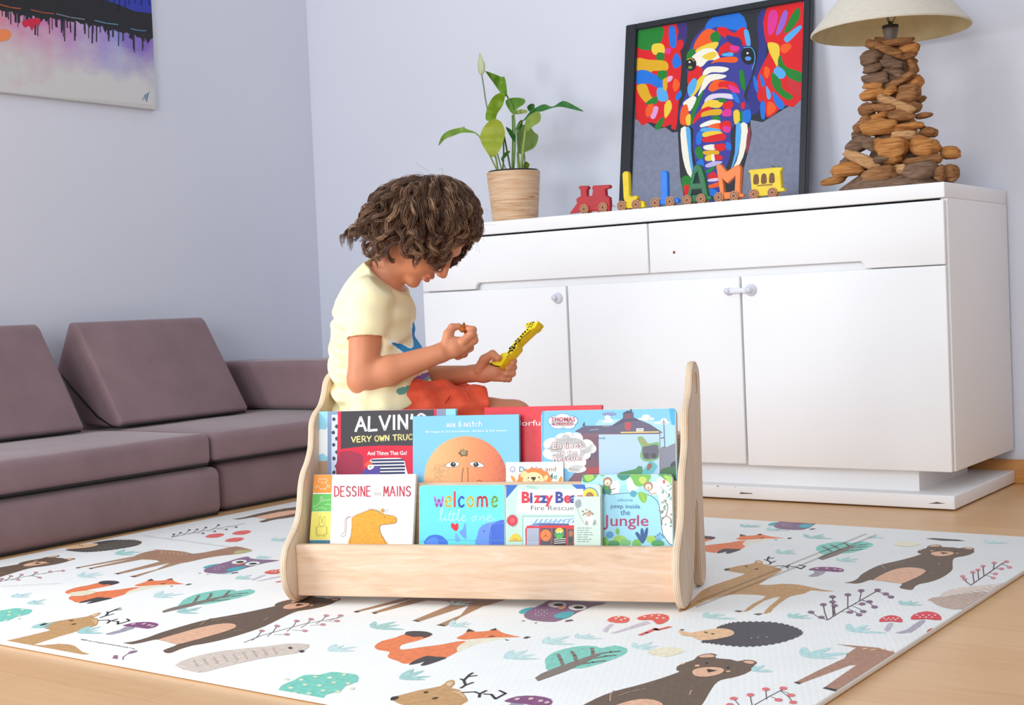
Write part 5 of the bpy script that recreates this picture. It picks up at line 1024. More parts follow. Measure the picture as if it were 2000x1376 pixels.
# fox
FC = [(1, 1), (0, 0), (1, 0), (0, 1), (2, 0)]; ORA, DK, CRM = (246, 134, 84), (72, 66, 70), (250, 238, 214)
put(R2([(510, 205), (400, 245), (260, 280), (190, 320), (175, 350), (220, 380), (340, 400), (315, 440), (340, 470), (430, 500), (480, 525), (550, 525), (640, 480), (740, 450), (850, 455), (950, 460), (1000, 440), (1080, 395), (1065, 360), (1110, 320), (1170, 285), (1080, 285), (900, 320), (700, 345), (480, 375), (450, 350), (480, 320), (600, 290), (700, 260), (790, 225), (700, 225), (600, 230)]), ORA, 0, FC)
put(R2([(505, 210), (520, 185), (600, 175), (720, 180), (780, 195), (802, 215), (710, 248), (690, 232), (600, 238), (540, 222)]), DK, 1, FC)
put(R2([(545, 542), (600, 500), (680, 465), (750, 445), (850, 455), (960, 462), (900, 490), (800, 525), (720, 548), (670, 547), (720, 505), (650, 525)]), DK, 1, FC)
put(R2([(1060, 250), (1130, 215), (1170, 185), (1200, 160), (1260, 182), (1420, 170), (1490, 150), (1560, 190), (1680, 222), (1760, 238), (1650, 242), (1450, 245), (1280, 256), (1150, 268)]), ORA, 0, FC)
put(R2([(1170, 285), (1150, 268), (1450, 246), (1650, 243), (1480, 275), (1250, 330), (1100, 400), (1070, 360)]), CRM, 0, FC)
for L in ([(1785, 256), (1820, 236), (1872, 240), (1820, 258)], [(1168, 184), (1195, 152), (1268, 181), (1210, 178)], [(1418, 168), (1492, 145), (1496, 166)], [(1585, 262), (1610, 270), (1635, 276), (1608, 280)], [(1400, 236), (1440, 230), (1490, 228), (1440, 238)]): put(R2(L), DK, 2, FC, 0)
# antlered deer
DC = [(1, 0), (0, 0), (-1, 0), (0, -1), (1, -1), (0, 1), (2, -1)]; TAN = (206, 160, 108)
put(R7([(255, 520), (330, 500), (440, 475), (580, 452), (600, 425), (650, 418), (685, 440), (685, 462), (760, 470), (890, 520), (870, 550), (640, 690), (900, 680), (1080, 690), (1210, 715), (1350, 745), (1490, 765), (1350, 765), (1230, 752), (1150, 790), (1000, 820), (900, 880), (800, 960), (770, 1000), (690, 1012), (760, 930), (880, 825), (700, 870), (540, 975), (470, 988), (580, 900), (720, 820), (500, 800), (300, 805), (60, 870), (-180, 980), (-260, 980), (-100, 860), (0, 760), (150, 690), (300, 640), (480, 575), (440, 562), (330, 545)]), TAN, 0, DC)
put(R7([(252, 520), (275, 513), (312, 515), (305, 528), (270, 535)]), (50, 44, 46), 1, DC)
for L in ([(360, 985), (400, 978), (470, 985), (420, 1000)], [(580, 1022), (620, 1012), (690, 1012), (640, 1034)]): put(R7(L), (110, 90, 84), 1, DC, 0)
for L in ([(480, 488), (500, 482), (522, 486), (505, 494)], [(590, 520), (612, 512), (640, 515), (615, 524)]): put(R7(L), (84, 56, 40), 1, DC)
put(R7([(612, 440), (640, 428), (670, 438), (655, 455)]), (238, 204, 164), 1, DC); put(R7([(700, 480), (790, 482), (880, 524), (800, 500)]), (226, 186, 140), 1, DC)
for k in range(9): x, y = 700+k*62, 715+k*4; put(R7([(x, y), (x+40, y-5), (x+46, y), (x+10, y+6)]), (236, 202, 150), 1, DC, 0)
for L in ([(760, 462), (780, 445), (735, 420), (745, 390), (760, 378)], [(735, 420), (700, 412)], [(780, 445), (825, 430)], [(745, 400), (810, 392)], [(800, 485), (900, 480), (950, 490), (985, 472)], [(950, 488), (968, 508)], [(985, 490), (1050, 492), (1110, 515), (1160, 485), (1090, 470)]): putl(R7(L), .0045, (48, 44, 50), 1, DC)
# spotted deer with a stretched neck
SC_ = [(0, 0), (-1, 0), (-1, -1), (0, -1)]; RBR = (172, 130, 104)
put(R5([(860, 340), (970, 300), (1080, 280), (980, 276), (1080, 276), (1250, 285), (1380, 300), (1460, 318), (1600, 300), (1800, 260), (1900, 243), (2000, 262), (2070, 285), (1990, 310), (1880, 325), (1700, 345), (1560, 370), (1450, 395), (1340, 415), (1200, 415), (1120, 405), (1080, 385), (960, 378), (860, 375)]), RBR, 0, SC_)
for L in ([(850, 345), (865, 362), (262, 469), (250, 461)], [(860, 362), (960, 372), (400, 476), (384, 468)], [(1105, 402), (1210, 415), (690, 531), (648, 523)], [(1225, 412), (1350, 412), (1080, 490), (870, 560), (806, 553), (1080, 480)]): put(R5(L), (176, 138, 108), 0, SC_, 0)
for L in ([(250, 462), (290, 458), (300, 464), (262, 470)], [(384, 469), (425, 467), (430, 472), (400, 478)], [(646, 523), (690, 520), (700, 528), (688, 532)], [(802, 553), (850, 548), (870, 556), (860, 562)]): put(R5(L), (70, 60, 58), 1, SC_, 0)
for k in range(14): x, y = 1120+(k % 7)*42, 296+(k//7)*14+(k % 7)*4; put(R5([(x, y), (x+24, y-3), (x+28, y+1), (x+6, y+4)]), (230, 196, 164), 1, SC_, 0)
put(R5([(1880, 325), (1990, 310), (2070, 287), (2000, 280), (1900, 290)]), (196, 186, 132), 1, SC_)
# the deer cut by the right edge
ONE = [(0, 0)]
put(RR([(1125, 710), (1135, 690), (1180, 660), (1080, 642), (1180, 650), (1290, 660), (1375, 685), (1420, 690), (1400, 720), (1330, 728), (1080, 872), (1018, 858), (1100, 800), (1180, 745), (1150, 746), (900, 838), (878, 830), (1000, 768)]), (176, 132, 110), 0, ONE, 0)
put(RR([(1016, 858), (1030, 852), (1090, 866), (1080, 874)]), (50, 46, 48), 1, ONE, 0); put(RR([(876, 830), (888, 826), (912, 832), (900, 839)]), (70, 60, 66), 1, ONE, 0)
for x, y in ((1210, 664), (1250, 670), (1300, 668), (1340, 676)): put(RR([(x, y), (x+22, y-3), (x+26, y+2), (x+5, y+4)]), (236, 202, 150), 1, ONE, 0)
# owl
OC = [(1, 1), (0, 0), (1, 0), (0, 1), (2, 0)]; PUR, TEA = (144, 112, 140), (84, 180, 190)
put(R3([(75, 250), (140, 215), (250, 200), (240, 240), (110, 275)]), TEA, 0, OC)
put(R3([(130, 285), (230, 215), (340, 165), (430, 115), (540, 88), (600, 118), (800, 140), (1060, 152), (900, 190), (740, 255), (600, 320), (480, 362), (300, 355), (180, 335)]), PUR, 1, OC)
put(R3([(470, 295), (560, 260), (690, 250), (680, 285), (590, 330), (490, 325)]), TEA, 2, OC)
put(R3(ellw(505, 176, 105, 33)), (252, 252, 250), 2, OC, 0); put(R3(ellw(730, 205, 102, 33)), (252, 252, 250), 2, OC, 0); put(R3(ellw(520, 179, 56, 14)), (36, 32, 36), 3, OC, 0); put(R3(ellw(742, 209, 56, 14)), (36, 32, 36), 3, OC, 0)
put(R3([(505, 205), (560, 190), (610, 205), (550, 232)]), (226, 164, 130), 3, OC)
for k in range(14): x, y = 265+(k % 5)*32, 235+(k//5)*28+(k % 2)*8; put(R3(ellw(x, y, 9, 4, 6)), (232, 214, 228), 2, OC, 0)
for L in ([(100, 350), (150, 350), (130, 360)], [(245, 378), (280, 368), (270, 380)], [(590, 350), (660, 336), (690, 350), (600, 365)]): put(R3(L), (110, 96, 104), 1, OC, 0)
# leaf trees
LC = [(1, 1), (0, 0), (1, 0), (0, 1), (2, 0)]; MINT, STM = (136, 212, 196), (138, 124, 116)
put(R3([(370, 780), (450, 710), (600, 660), (780, 630), (940, 635), (1000, 655), (1150, 625), (1280, 660), (1275, 710), (1160, 770), (950, 840), (780, 880), (620, 885), (400, 905), (375, 840)]), MINT, 0, LC)
put(R3([(255, 990), (290, 1025), (600, 915), (800, 825), (1030, 708), (960, 715), (700, 800), (480, 880), (330, 940)]), STM, 1, LC, 0)
for L in ([(515, 725), (545, 790), (570, 850)], [(660, 690), (700, 740), (712, 790)], [(890, 655), (900, 700), (905, 745)], [(760, 835), (900, 815), (1040, 795)], [(920, 770), (1050, 745), (1150, 735)], [(1020, 712), (1100, 700), (1200, 690)]): putl(R3(L), .006, STM, 1, LC)
# red mushrooms
MC = [(0, 0), (1, 0), (0, -1), (-1, 0)]; RED, LIL = (236, 104, 94), (214, 204, 218)
put(R3([(1110, 385), (1070, 400), (1010, 460), (1060, 480), (1085, 440), (1135, 395)]), LIL, 0, MC); put(R3([(1060, 350), (1120, 310), (1220, 300), (1310, 325), (1280, 370), (1160, 375)]), RED, 1, MC)
put(R3([(1500, 350), (1100, 490), (1160, 490), (1550, 380)]), LIL, 0, MC, 0); put(R3([(1390, 325), (1480, 290), (1620, 275), (1730, 290), (1752, 335), (1690, 378), (1620, 390), (1560, 342), (1450, 345)]), RED, 1, MC)
for x, y in ((1160, 330), (1220, 345), (1190, 312), (1260, 330), (1480, 310), (1560, 300), (1640, 295), (1690, 325), (1620, 325)): put(R3(ellw(x, y, 17, 8, 8)), (252, 236, 226), 2, MC, 0)
putl(R3([(1430, 510), (1500, 485), (1600, 440), (1620, 455), (1760, 420)]), .009, RED, 1, MC)
# spotted toadstools on the right side
for cx, cy, rx, ry in ((1350, 522, 56, 20), (1522, 508, 74, 25)):
    put(RR([(cx-rx, cy+ry*.6), (cx-rx*.8, cy-ry*.4), (cx, cy-ry), (cx+rx*.8, cy-ry*.5), (cx+rx, cy+ry*.7), (cx, cy+ry*.5)]), (226, 70, 80), 1, ONE)
    for k in range(7): put(RR(ellw(cx-rx*.6+k*rx*.2, cy-ry*.2+(k % 2)*ry*.4, 6, 2.6, 8)), (252, 230, 226), 2, ONE, 0)
put(RR([(1490, 528), (1520, 530), (1450, 585), (1370, 588), (1430, 570)]), (180, 170, 186), 0, ONE); put(RR([(1340, 540), (1362, 542), (1340, 580), (1318, 572)]), (196, 186, 200), 0, ONE)
put(RR([(1525, 580), (1545, 565), (1575, 572), (1540, 590)]), (206, 80, 60), 0, ONE)
# hedgehog
HC = [(0, 0), (2, 0), (1, 0)]; 
P = cat_rom([(370, 375), (520, 240), (600, 205), (720, 180), (900, 175), (1100, 180), (1280, 215), (1400, 270), (1380, 320), (1200, 385), (1000, 420), (800, 430), (600, 415), (450, 395)], 6); P = [(p[0]+(10 if k % 2 else -6)*(p[0]-900)/600, p[1]+(7 if k % 2 else -5)*(p[1]-300)/130) for k, p in enumerate(P)]
put(R4(P), (78, 76, 80), 0, HC, 0); put(R4([(145, 265), (250, 290), (400, 265), (540, 245), (650, 255), (705, 285), (680, 320), (550, 350), (370, 370), (260, 325), (180, 320), (140, 290)]), (240, 196, 152), 1, HC)
for L in ([(142, 262), (165, 255), (196, 259), (168, 267)], [(390, 285), (415, 282), (435, 294), (410, 294)], [(462, 298), (490, 298), (508, 304), (480, 308)]): put(R4(L), (50, 44, 46), 2, HC, 0)
for x in (880, 950, 1040): put(R4(ellw(x, 345-(x-880)*.08, 12, 6, 6)), (170, 166, 168), 1, HC, 0)
# purple toadstools
TC = [(1, 0), (0, 0), (0, -1), (1, -1), (2, -1)]
put(R7([(1260, 530), (1390, 545), (1290, 600), (1190, 595), (1260, 562)]), (170, 164, 178), 0, TC); put(R7([(1195, 525), (1270, 500), (1420, 495), (1560, 510), (1592, 535), (1540, 550), (1400, 540), (1260, 532)]), (140, 82, 128), 1, TC)
for x, y in ((1290, 515), (1400, 512), (1490, 522), (1550, 530)): put(R7(ellw(x, y, 22, 7, 8)), (226, 196, 200), 2, TC, 0)
# twigs
def twig(F, stem_, caps, c, sc, cells, wd=.003, cl=(96, 80, 84)):
    putl(F(stem_), wd, cl, 0, cells)
    a, b_ = np.array(stem_[0], float), np.array(stem_[-1], float)
    for x, y in caps:
        t_ = np.clip(((np.array((x, y))-a)@(b_-a))/((b_-a)@(b_-a))-.12, 0, 1); q = a+(b_-a)*t_
        putl(F([tuple(q), ((q[0]+x)/2+(x-q[0])*.15, (q[1]+y)/2), (x, y)]), wd*.75, cl, 0, cells); put(F(ellw(x, y, sc, sc*.42, 10)), c, 1, cells, 0)
twig(RR, [(1040, 525), (1120, 475), (1200, 430), (1282, 383)], [(960, 487), (1010, 512), (1020, 450), (1065, 437), (1065, 412), (1140, 402), (1205, 382), (1285, 379), (1325, 398), (1350, 413), (1270, 462), (1245, 436), (1210, 447), (1150, 487), (1195, 500), (1215, 484), (1075, 455)], (136, 104, 132), 17, ONE)
twig(R4, [(850, 1090), (920, 1025), (1060, 945), (1185, 880)], [(700, 965), (660, 1030), (870, 928), (1030, 870), (1210, 860), (1290, 932), (1160, 980), (1310, 1005)], (232, 120, 124), 42, ONE, .002)
twig(RR, [(1740, 355), (1820, 300), (1900, 245)], [(1700, 312), (1710, 325), (1750, 292), (1775, 280), (1800, 262), (1855, 246), (1915, 240), (1890, 275), (1860, 300), (1850, 320), (1930, 268)], (226, 140, 150), 13, ONE)
twig(R5, [(1240, 150), (1450, 105), (1700, 60), (1990, 10)], [(1260, 120), (1330, 105), (1420, 75), (1500, 70), (1590, 50), (1720, 25), (1560, 110), (1680, 90), (1800, 70), (1900, 45)], (110, 104, 110), 16, ONE, .003, (90, 84, 90))
twig(R0, [(1360, 840), (1460, 800), (1700, 735), (1900, 700)], [(1460, 775), (1545, 748), (1655, 720), (1735, 710), (1820, 690), (1900, 690), (1600, 795), (1700, 775), (1800, 740), (1880, 720)], (206, 150, 152), 16, ONE, .0022)
twig(R0, [(0, 500), (150, 470), (330, 440)], [(10, 485), (60, 470), (120, 462), (200, 450), (280, 445), (350, 440), (100, 490), (220, 478)], (206, 150, 152), 12, ONE, .003)
for x, y in ((1190, 245), (1340, 228), (1300, 268)): put(R0([(x-45, y+8), (x-20, y-8), (x+40, y-14), (x+62, y-6), (x+20, y+10)]), (232, 110, 104), 0, ONE)
# mint bush with cream dots
for cells in ([(0, 0), (1, 0)],):
    put(R0([(1545, 1130), (1570, 1080), (1640, 1050), (1700, 1020), (1780, 1020), (1850, 1003), (1920, 1010), (1992, 1020), (1995, 1058), (1930, 1080), (1900, 1110), (1820, 1130), (1760, 1185), (1650, 1150), (1580, 1152)]), (128, 214, 196), 0, cells)
    for k in range(15): put(R0(ellw(1600+(k % 5)*80+(k//5)*22, 1045+(k//5)*38+(k % 2)*10-(k % 5)*6, 15, 7, 8)), (226, 238, 206), 1, cells, 0)
    put(R0([(1600, 1150), (1615, 1122), (1670, 1122), (1660, 1165)]), STM, 1, cells, 0)
# pale rabbit
RC = [(0, 0), (-1, 1.0), (0, 1)]
put(R0([(975, 968), (1080, 920), (1250, 885), (1500, 860), (1600, 845), (1725, 850), (1705, 880), (1650, 900), (1500, 922), (1350, 952), (1200, 988), (1100, 1008)]), (224, 208, 196), 0, RC)
for L in ([(1605, 870), (1622, 864), (1635, 872), (1618, 878)], [(1665, 886), (1690, 882), (1700, 890), (1680, 898)]): put(R0(L), (70, 60, 70), 1, RC, 0)
for k in range(9): x = 1080+k*55; putl(R0([(x, 940-k*9), (x+24, 975-k*9)]), .003, (204, 184, 170), 1, RC)
# dark bush at the far left, arrow trunk cut by the right edge, rabbit-brown mound
put(R5([(230, 285), (330, 265), (440, 230), (600, 200), (760, 178), (860, 180), (930, 195), (900, 225), (760, 250), (600, 280), (480, 292), (330, 290)]), (96, 90, 82), 0, ONE)
put(RR([(1530, 428), (1555, 415), (1600, 412), (1700, 398), (1830, 390), (1720, 470), (1600, 462), (1545, 432)]), (196, 172, 156), 0, ONE)
put(RR([(1520, 128), (1560, 125), (1680, 133), (1715, 140), (1600, 138)]), (96, 92, 96), 0, ONE, 0)
# tufts of grass
def tuft(px, py, s, c):
    q = onZ(px, py, MZ); x, y = q[0], q[1]
    for k in range(4):
        a = math.radians(20+k*32+random.uniform(-8, 8)); L = s*random.uniform(.7, 1.1); dx, dy = math.cos(a)*L, math.sin(a)*L; wx, wy = -math.sin(a)*L*.13, math.cos(a)*L*.13
        put([(x, y), (x+dx*.5+wx, y+dy*.5+wy), (x+dx, y+dy), (x+dx*.5-wx, y+dy*.5-wy)], c, 0, ONE, 2)
for px, py, s in ((985, 1285, .06), (780, 1325, .06), (1125, 1245, .05), (1375, 1205, .06), (1540, 1205, .05), (1570, 1282, .075), (1660, 1232, .06), (1520, 1080, .06), (1500, 1035, .05), (1450, 1028, .06), (1580, 1050, .06), (1640, 1095, .05), (1760, 1180, .05), (1700, 1050, .04), (300, 1165, .07), (225, 1082, .07), (150, 1125, .06), (52, 1178, .05), (150, 1235, .06), (345, 1195, .06), (460, 1130, .05), (420, 1120, .05), (725, 1225, .07), (880, 1222, .05), (1060, 1255, .06), (60, 1225, .05), (880, 1180, .05), (500, 1090, .05), (530, 1055, .05), (640, 1270, .05), (1470, 1310, .04), (1240, 1265, .05), (1930, 1060, .05), (20, 1165, .05)):
    tuft(px, py, s, random.choice([(190, 226, 224), (172, 216, 212), (204, 234, 234)]))
for px, py in ((1300, 1272), (590, 1075), (1770, 1062), (160, 1158)): 
    q = onZ(px, py, MZ); put(ellw(q[0], q[1], .028, .03, 12, .2), (250, 236, 206), 0, ONE, 0)
# fold seams of the mat
for (ax, ay), (bx, by), F in (((-60, 890), (1840, 128), R7), ((-60, 945), (1955, 140), R7)): putl(F([(ax, ay), (bx, by)]), .0022, (120, 112, 92), 4, ONE)
putl(R0([(800, 245), (1300, 312)]), .003, (200, 200, 196), 4, ONE); putl(R0([(1, 530), (340, 512)]), .002, (170, 168, 160), 4, ONE)
# small print line near the front edge
for k in range(34):
    x = 660+k*20.5; y = 722+k*3.6; putl(R8([(x, y-random.uniform(2, 10)), (x+random.uniform(5, 14), y+random.uniform(-2, 8))]), .0016 if k > 3 else .004, (90, 90, 92), 0, ONE)
put(R8([(1062, 968), (1080, 925), (1135, 925), (1130, 975)]), (164, 110, 140), 0, ONE, 0); put(R8([(1260, 905), (1300, 870), (1390, 862), (1370, 885), (1300, 905)]), (156, 120, 148), 0, ONE); putl(R8([(1270, 902), (1205, 945), (1198, 985)]), .002, (120, 100, 110), 0, ONE)
MA.fix = None
mb.build('printed_foam', mt, mo)
# ---------------------------------------------------------------- the child on the shelf seat
def W(px, py, v): return np.array(onV(px, py, v))
class SDF:
    def __init__(s, lo, hi, h):
        s.lo = np.array(lo); s.h = h; s.n = np.ceil((np.array(hi)-s.lo)/h).astype(int)+1
        s.F = np.full(s.n, .2, np.float32)
    def block(s, lo, hi):
        a = np.maximum(np.floor((np.array(lo)-s.lo)/s.h).astype(int), 0); b = np.minimum(np.ceil((np.array(hi)-s.lo)/s.h).astype(int)+1, s.n)
        if np.any(b <= a): return None
        ax = [s.lo[i]+s.h*np.arange(a[i], b[i], dtype=np.float32) for i in range(3)]
        return tuple(slice(a[i], b[i]) for i in range(3)), np.meshgrid(*ax, indexing='ij')
    def put(s, sl, d, k, sub=False):
        A = s.F[sl]
        if sub: d = -d; hh = np.clip(.5-.5*(d-A)/max(k, 1e-6), 0, 1); s.F[sl] = A+(d-A)*(1-hh)+k*hh*(1-hh) if k > 0 else np.maximum(A, d)
        else: hh = np.clip(.5+.5*(d-A)/max(k, 1e-6), 0, 1); s.F[sl] = d+(A-d)*hh-k*hh*(1-hh) if k > 0 else np.minimum(A, d)
    def cone(s, a, b, ra, rb, k=.01, sv=1.0, sub=False):
        a = np.asarray(a, float); b = np.asarray(b, float); m = max(ra, rb)*max(sv, 1)+k+.02
        bl = s.block(np.minimum(a, b)-m, np.maximum(a, b)+m)
        if bl is None: return
        sl, (X, Y, Z) = bl
        sc = np.array((1, 1/sv, 1)); A, B = a*sc, b*sc; Y = Y/sv; ba = B-A; L = max(ba@ba, 1e-12)
        t = np.clip(((X-A[0])*ba[0]+(Y-A[1])*ba[1]+(Z-A[2])*ba[2])/L, 0, 1)
        d = np.sqrt((X-A[0]-t*ba[0])**2+(Y-A[1]-t*ba[1])**2+(Z-A[2]-t*ba[2])**2)-(ra+(rb-ra)*t)
        s.put(sl, d.astype(np.float32), k, sub)
    def chain(s, pts, rs, k=.01, sv=1.0):
        for i in range(len(pts)-1): s.cone(pts[i], pts[i+1], rs[i], rs[i+1], k, sv)
    def ell(s, c, r, k=.01, B=None, sub=False):
        c = np.asarray(c, float); r = np.asarray(r, float); m = max(r)+k+.02
        bl = s.block(c-m, c+m)
        if bl is None: return
        sl, (X, Y, Z) = bl; X = X-c[0]; Y = Y-c[1]; Z = Z-c[2]
        if B is not None: X, Y, Z = [X*B[i][0]+Y*B[i][1]+Z*B[i][2] for i in range(3)]
        k0 = np.sqrt((X/r[0])**2+(Y/r[1])**2+(Z/r[2])**2); k1 = np.sqrt((X/r[0]**2)**2+(Y/r[1]**2)**2+(Z/r[2]**2)**2)+1e-9
        s.put(sl, (k0*(k0-1)/k1).astype(np.float32), k, sub)
    def plane(s, p, n, region=None):
        """keep the side n points away from"""
        n = np.asarray(n, float)/np.linalg.norm(n); p = np.asarray(p, float)
        sl, (X, Y, Z) = s.block(*(region or (s.lo, s.lo+s.h*s.n)))
        s.F[sl] = np.maximum(s.F[sl], ((X-p[0])*n[0]+(Y-p[1])*n[1]+(Z-p[2])*n[2]).astype(np.float32))
    def warp(s, fn):
        sl, (X, Y, Z) = s.block(s.lo, s.lo+s.h*s.n); s.F += fn(X, Y, Z).astype(np.float32)
    def mesh(s):
        F = s.F; I = F < 0; nx, ny, nz = F.shape
        acc = np.zeros((nx-1, ny-1, nz-1, 3), np.float32); cnt = np.zeros((nx-1, ny-1, nz-1), np.float32)
        quads = []
        cells = {}
        for ax in range(3):
            sa = [slice(None)]*3; sb = [slice(None)]*3; sa[ax] = slice(0, -1); sb[ax] = slice(1, None)
            fa, fb = F[tuple(sa)], F[tuple(sb)]; cr = (fa < 0) != (fb < 0)
            e = np.argwhere(cr); t = (fa[cr]/(fa[cr]-fb[cr]))
            pos = e.astype(np.float32).copy(); pos[:, ax] += t
            o1, o2 = [i for i in range(3) if i != ax]
            for d1 in (0, -1):
                for d2 in (0, -1):
                    c = e.copy(); c[:, o1] += d1; c[:, o2] += d2
                    np.add.at(acc, tuple(c.T), pos); np.add.at(cnt, tuple(c.T), 1)
            cells[ax] = (e, fa[cr] < 0)
        ids = np.full(cnt.shape, -1, np.int64); m = cnt > 0; ids[m] = np.arange(m.sum())
        V = acc[m]/cnt[m][:, None]*s.h+s.lo
        for ax in range(3):
            e, ins = cells[ax]; o1, o2 = (ax+1) % 3, (ax+2) % 3
            q = []
            for d1, d2 in ((0, 0), (-1, 0), (-1, -1), (0, -1)):
                c = e.copy(); c[:, o1] += d1; c[:, o2] += d2; q.append(ids[tuple(c.T)])
            q = np.stack(q, 1); q[~ins] = q[~ins][:, ::-1]; quads.append(q)
        Q = np.concatenate(quads); 
        return V, Q
def relax(V, Q, n=2, f=.5):
    E = np.concatenate([Q[:, [0, 1]], Q[:, [1, 2]], Q[:, [2, 3]], Q[:, [3, 0]]]); E = np.concatenate([E, E[:, ::-1]])
    deg = np.bincount(E[:, 0], minlength=len(V)).astype(float)[:, None]+1e-9
    for _ in range(n):
        for g in (f, -f*1.03):
            a = np.stack([np.bincount(E[:, 0], V[E[:, 1], i], len(V)) for i in range(3)], 1)/deg; V = V+(a-V)*g
    return V
def sdf_object(S, name, mats, parent, off, pick=None, n=3, label=None):
    V, Q = S.mesh(); V = relax(V, Q, n)
    me = bpy.data.meshes.new(name); me.from_pydata((V-np.array(off)).tolist(), [], Q.tolist())
    for m in mats: me.materials.append(m)
    if pick is not None:
        c = V[Q].mean(1); nrm = np.cross(V[Q[:, 2]]-V[Q[:, 0]], V[Q[:, 3]]-V[Q[:, 1]]); nrm /= np.linalg.norm(nrm, axis=1)[:, None]+1e-12
        me.polygons.foreach_set('material_index', pick(c, nrm).astype(np.int32))
    me.polygons.foreach_set('use_smooth', [True]*len(Q)); me.update()
    o = bpy.data.objects.new(name, me); COL.objects.link(o); o.parent = parent
    if label: o['label'] = label
    return o
VC = .285                                                # the child's middle plane
sm = NM('child_skin', .5, .35); vv = sm.mapping(); sm.color(sm.ramp(sm.noise(vv, 16, 4), [(.3, (204, 132, 97)), (.7, (213, 143, 107))])); sm.bump(sm.noise(vv, 420, 2), .08, .001)
sm.b.inputs['Subsurface Weight'].default_value = .12; sm.b.inputs['Subsurface Radius'].default_value = (.012, .005, .003); MSKIN = sm.m
MLIP = flat((198, 118, 94), .45, .4)
CO = tuple(W(745, 800, VC)); CO = (CO[0], VC, .334)
ch = thing('child', 'seated child with curly brown hair, pale yellow T-shirt and coral shorts, looking at a toy', 'person', SX @ Matrix.Translation(CO))
HC_ = W(839, 441, VC); HF, HS, HU = np.array((.64, 0, -.768)), np.array((0, 1., 0)), np.array((.768, 0, .64)); HB = np.array([HF, HS, HU])
def hp(f, s_, u): return HC_+HF*f+HS*s_+HU*u
TOR = [(742, 548, .050), (733, 600, .080), (728, 642, .084), (731, 690, .093), (743, 736, .101), (742, 792, .090)]
tp = [W(a, b, VC) for a, b, r in TOR]
B = SDF((-.06, .06, .0), (.66, .56, .93), .0024)
# trunk, hips, neck
B.chain(tp, [r-.012 for a, b, r in TOR], .02, 1.2)
hipR, hipL = W(768, 800, .235), W(768, 800, .345)
kneR, kneL = W(1004, 818, .350), W(998, 818, .455)
ankR, ankL = kneR+np.array((.012, .012, 0)), kneL+np.array((.012, .012, 0)); ankR[2] = ankL[2] = .07
for hip, kn, an in ((hipR, kneR, ankR), (hipL, kneL, ankL)):
    B.cone(hip, kn, .060, .042, .02); B.cone(kn, an+(kn-an)*.55, .042, .038, .012); B.cone(an+(kn-an)*.55, an, .038, .024, .012)
    B.cone(an+np.array((-.012, 0, -.030)), an+np.array((.055, 0, -.036)), .0235, .0195, .012, 1.15); B.cone(an, an+np.array((.03, 0, -.026)), .024, .022, .015)
    for q in range(5): B.cone(an+np.array((.06, (q-2)*.0105, -.042)), an+np.array((.088-abs(q-1)*.005, (q-2)*.0115, -.045)), .0085, .007 if q else .008, .004)
neck0, neck1 = W(750, 560, VC), hp(-.035, 0, -.055)
B.cone(neck0, neck1, .043, .038, .02)
shR, shL = W(718, 584, .190), W(726, 584, .385)
elR, elL = W(708, 741, .160), W(790, 745, .415)
wrR, wrL = W(861, 689, .200), W(922, 729, .352)
for sh, el, wr, rw in ((shR, elR, wrR, .021), (shL, elL, wrL, .0185)):
    B.cone(sh, el, .040, .0325, .012); B.cone(el, el+(wr-el)*.35, .0325, .0315, .012); B.cone(el+(wr-el)*.35, wr, .0315, rw, .012)
# right hand: back of the hand to the room, thumb and bent forefinger pinching
B.chain([W(862, 688, .201), W(884, 678, .208), W(900, 674, .213)], [.020, .0225, .019], .008, .72)
def finger(pts, r, k=.0028): B.chain([W(*p) for p in pts], r, k)
finger([(872, 674, .203), (876, 652, .207), (883, 639, .214), (896, 637, .220)], [.0135, .0115, .0088, .0072])
finger([(904, 667, .206), (921, 652, .212), (924, 644, .221), (911, 640, .226)], [.0105, .0092, .0083, .007])
finger([(907, 677, .214), (926, 664, .222), (925, 655, .233), (912, 650, .236)], [.0105, .0092, .0083, .007])
finger([(903, 687, .222), (918, 679, .233), (914, 668, .243), (903, 664, .245)], [.0100, .0086, .0078, .0068])
finger([(894, 695, .230), (907, 691, .241), (903, 681, .251), (894, 678, .252)], [.0092, .0078, .007, .0062])
# left hand: palm to the room, thumb on the toy
B.chain([W(922, 729, .352), W(944, 727, .350), W(966, 725, .349)], [.0185, .0225, .021], .008, .68)
finger([(936, 722, .343), (946, 702, .336), (962, 691, .330), (973, 699, .3235)], [.0135, .0115, .0092, .0078])
finger([(968, 708, .349), (990, 702, .352), (1003, 705, .345), (1001, 709, .334)], [.010, .0086, .008, .007])
finger([(970, 718, .349), (994, 715, .353), (1003, 717, .342), (992, 719, .329)], [.0102, .0088, .008, .007])
finger([(970, 728, .349), (993, 728, .351), (1001, 729, .340), (988, 730, .328)], [.010, .0086, .0078, .0068])
finger([(966, 737, .348), (986, 739, .349), (994, 740, .339), (982, 740, .329)], [.0092, .0078, .007, .0062])
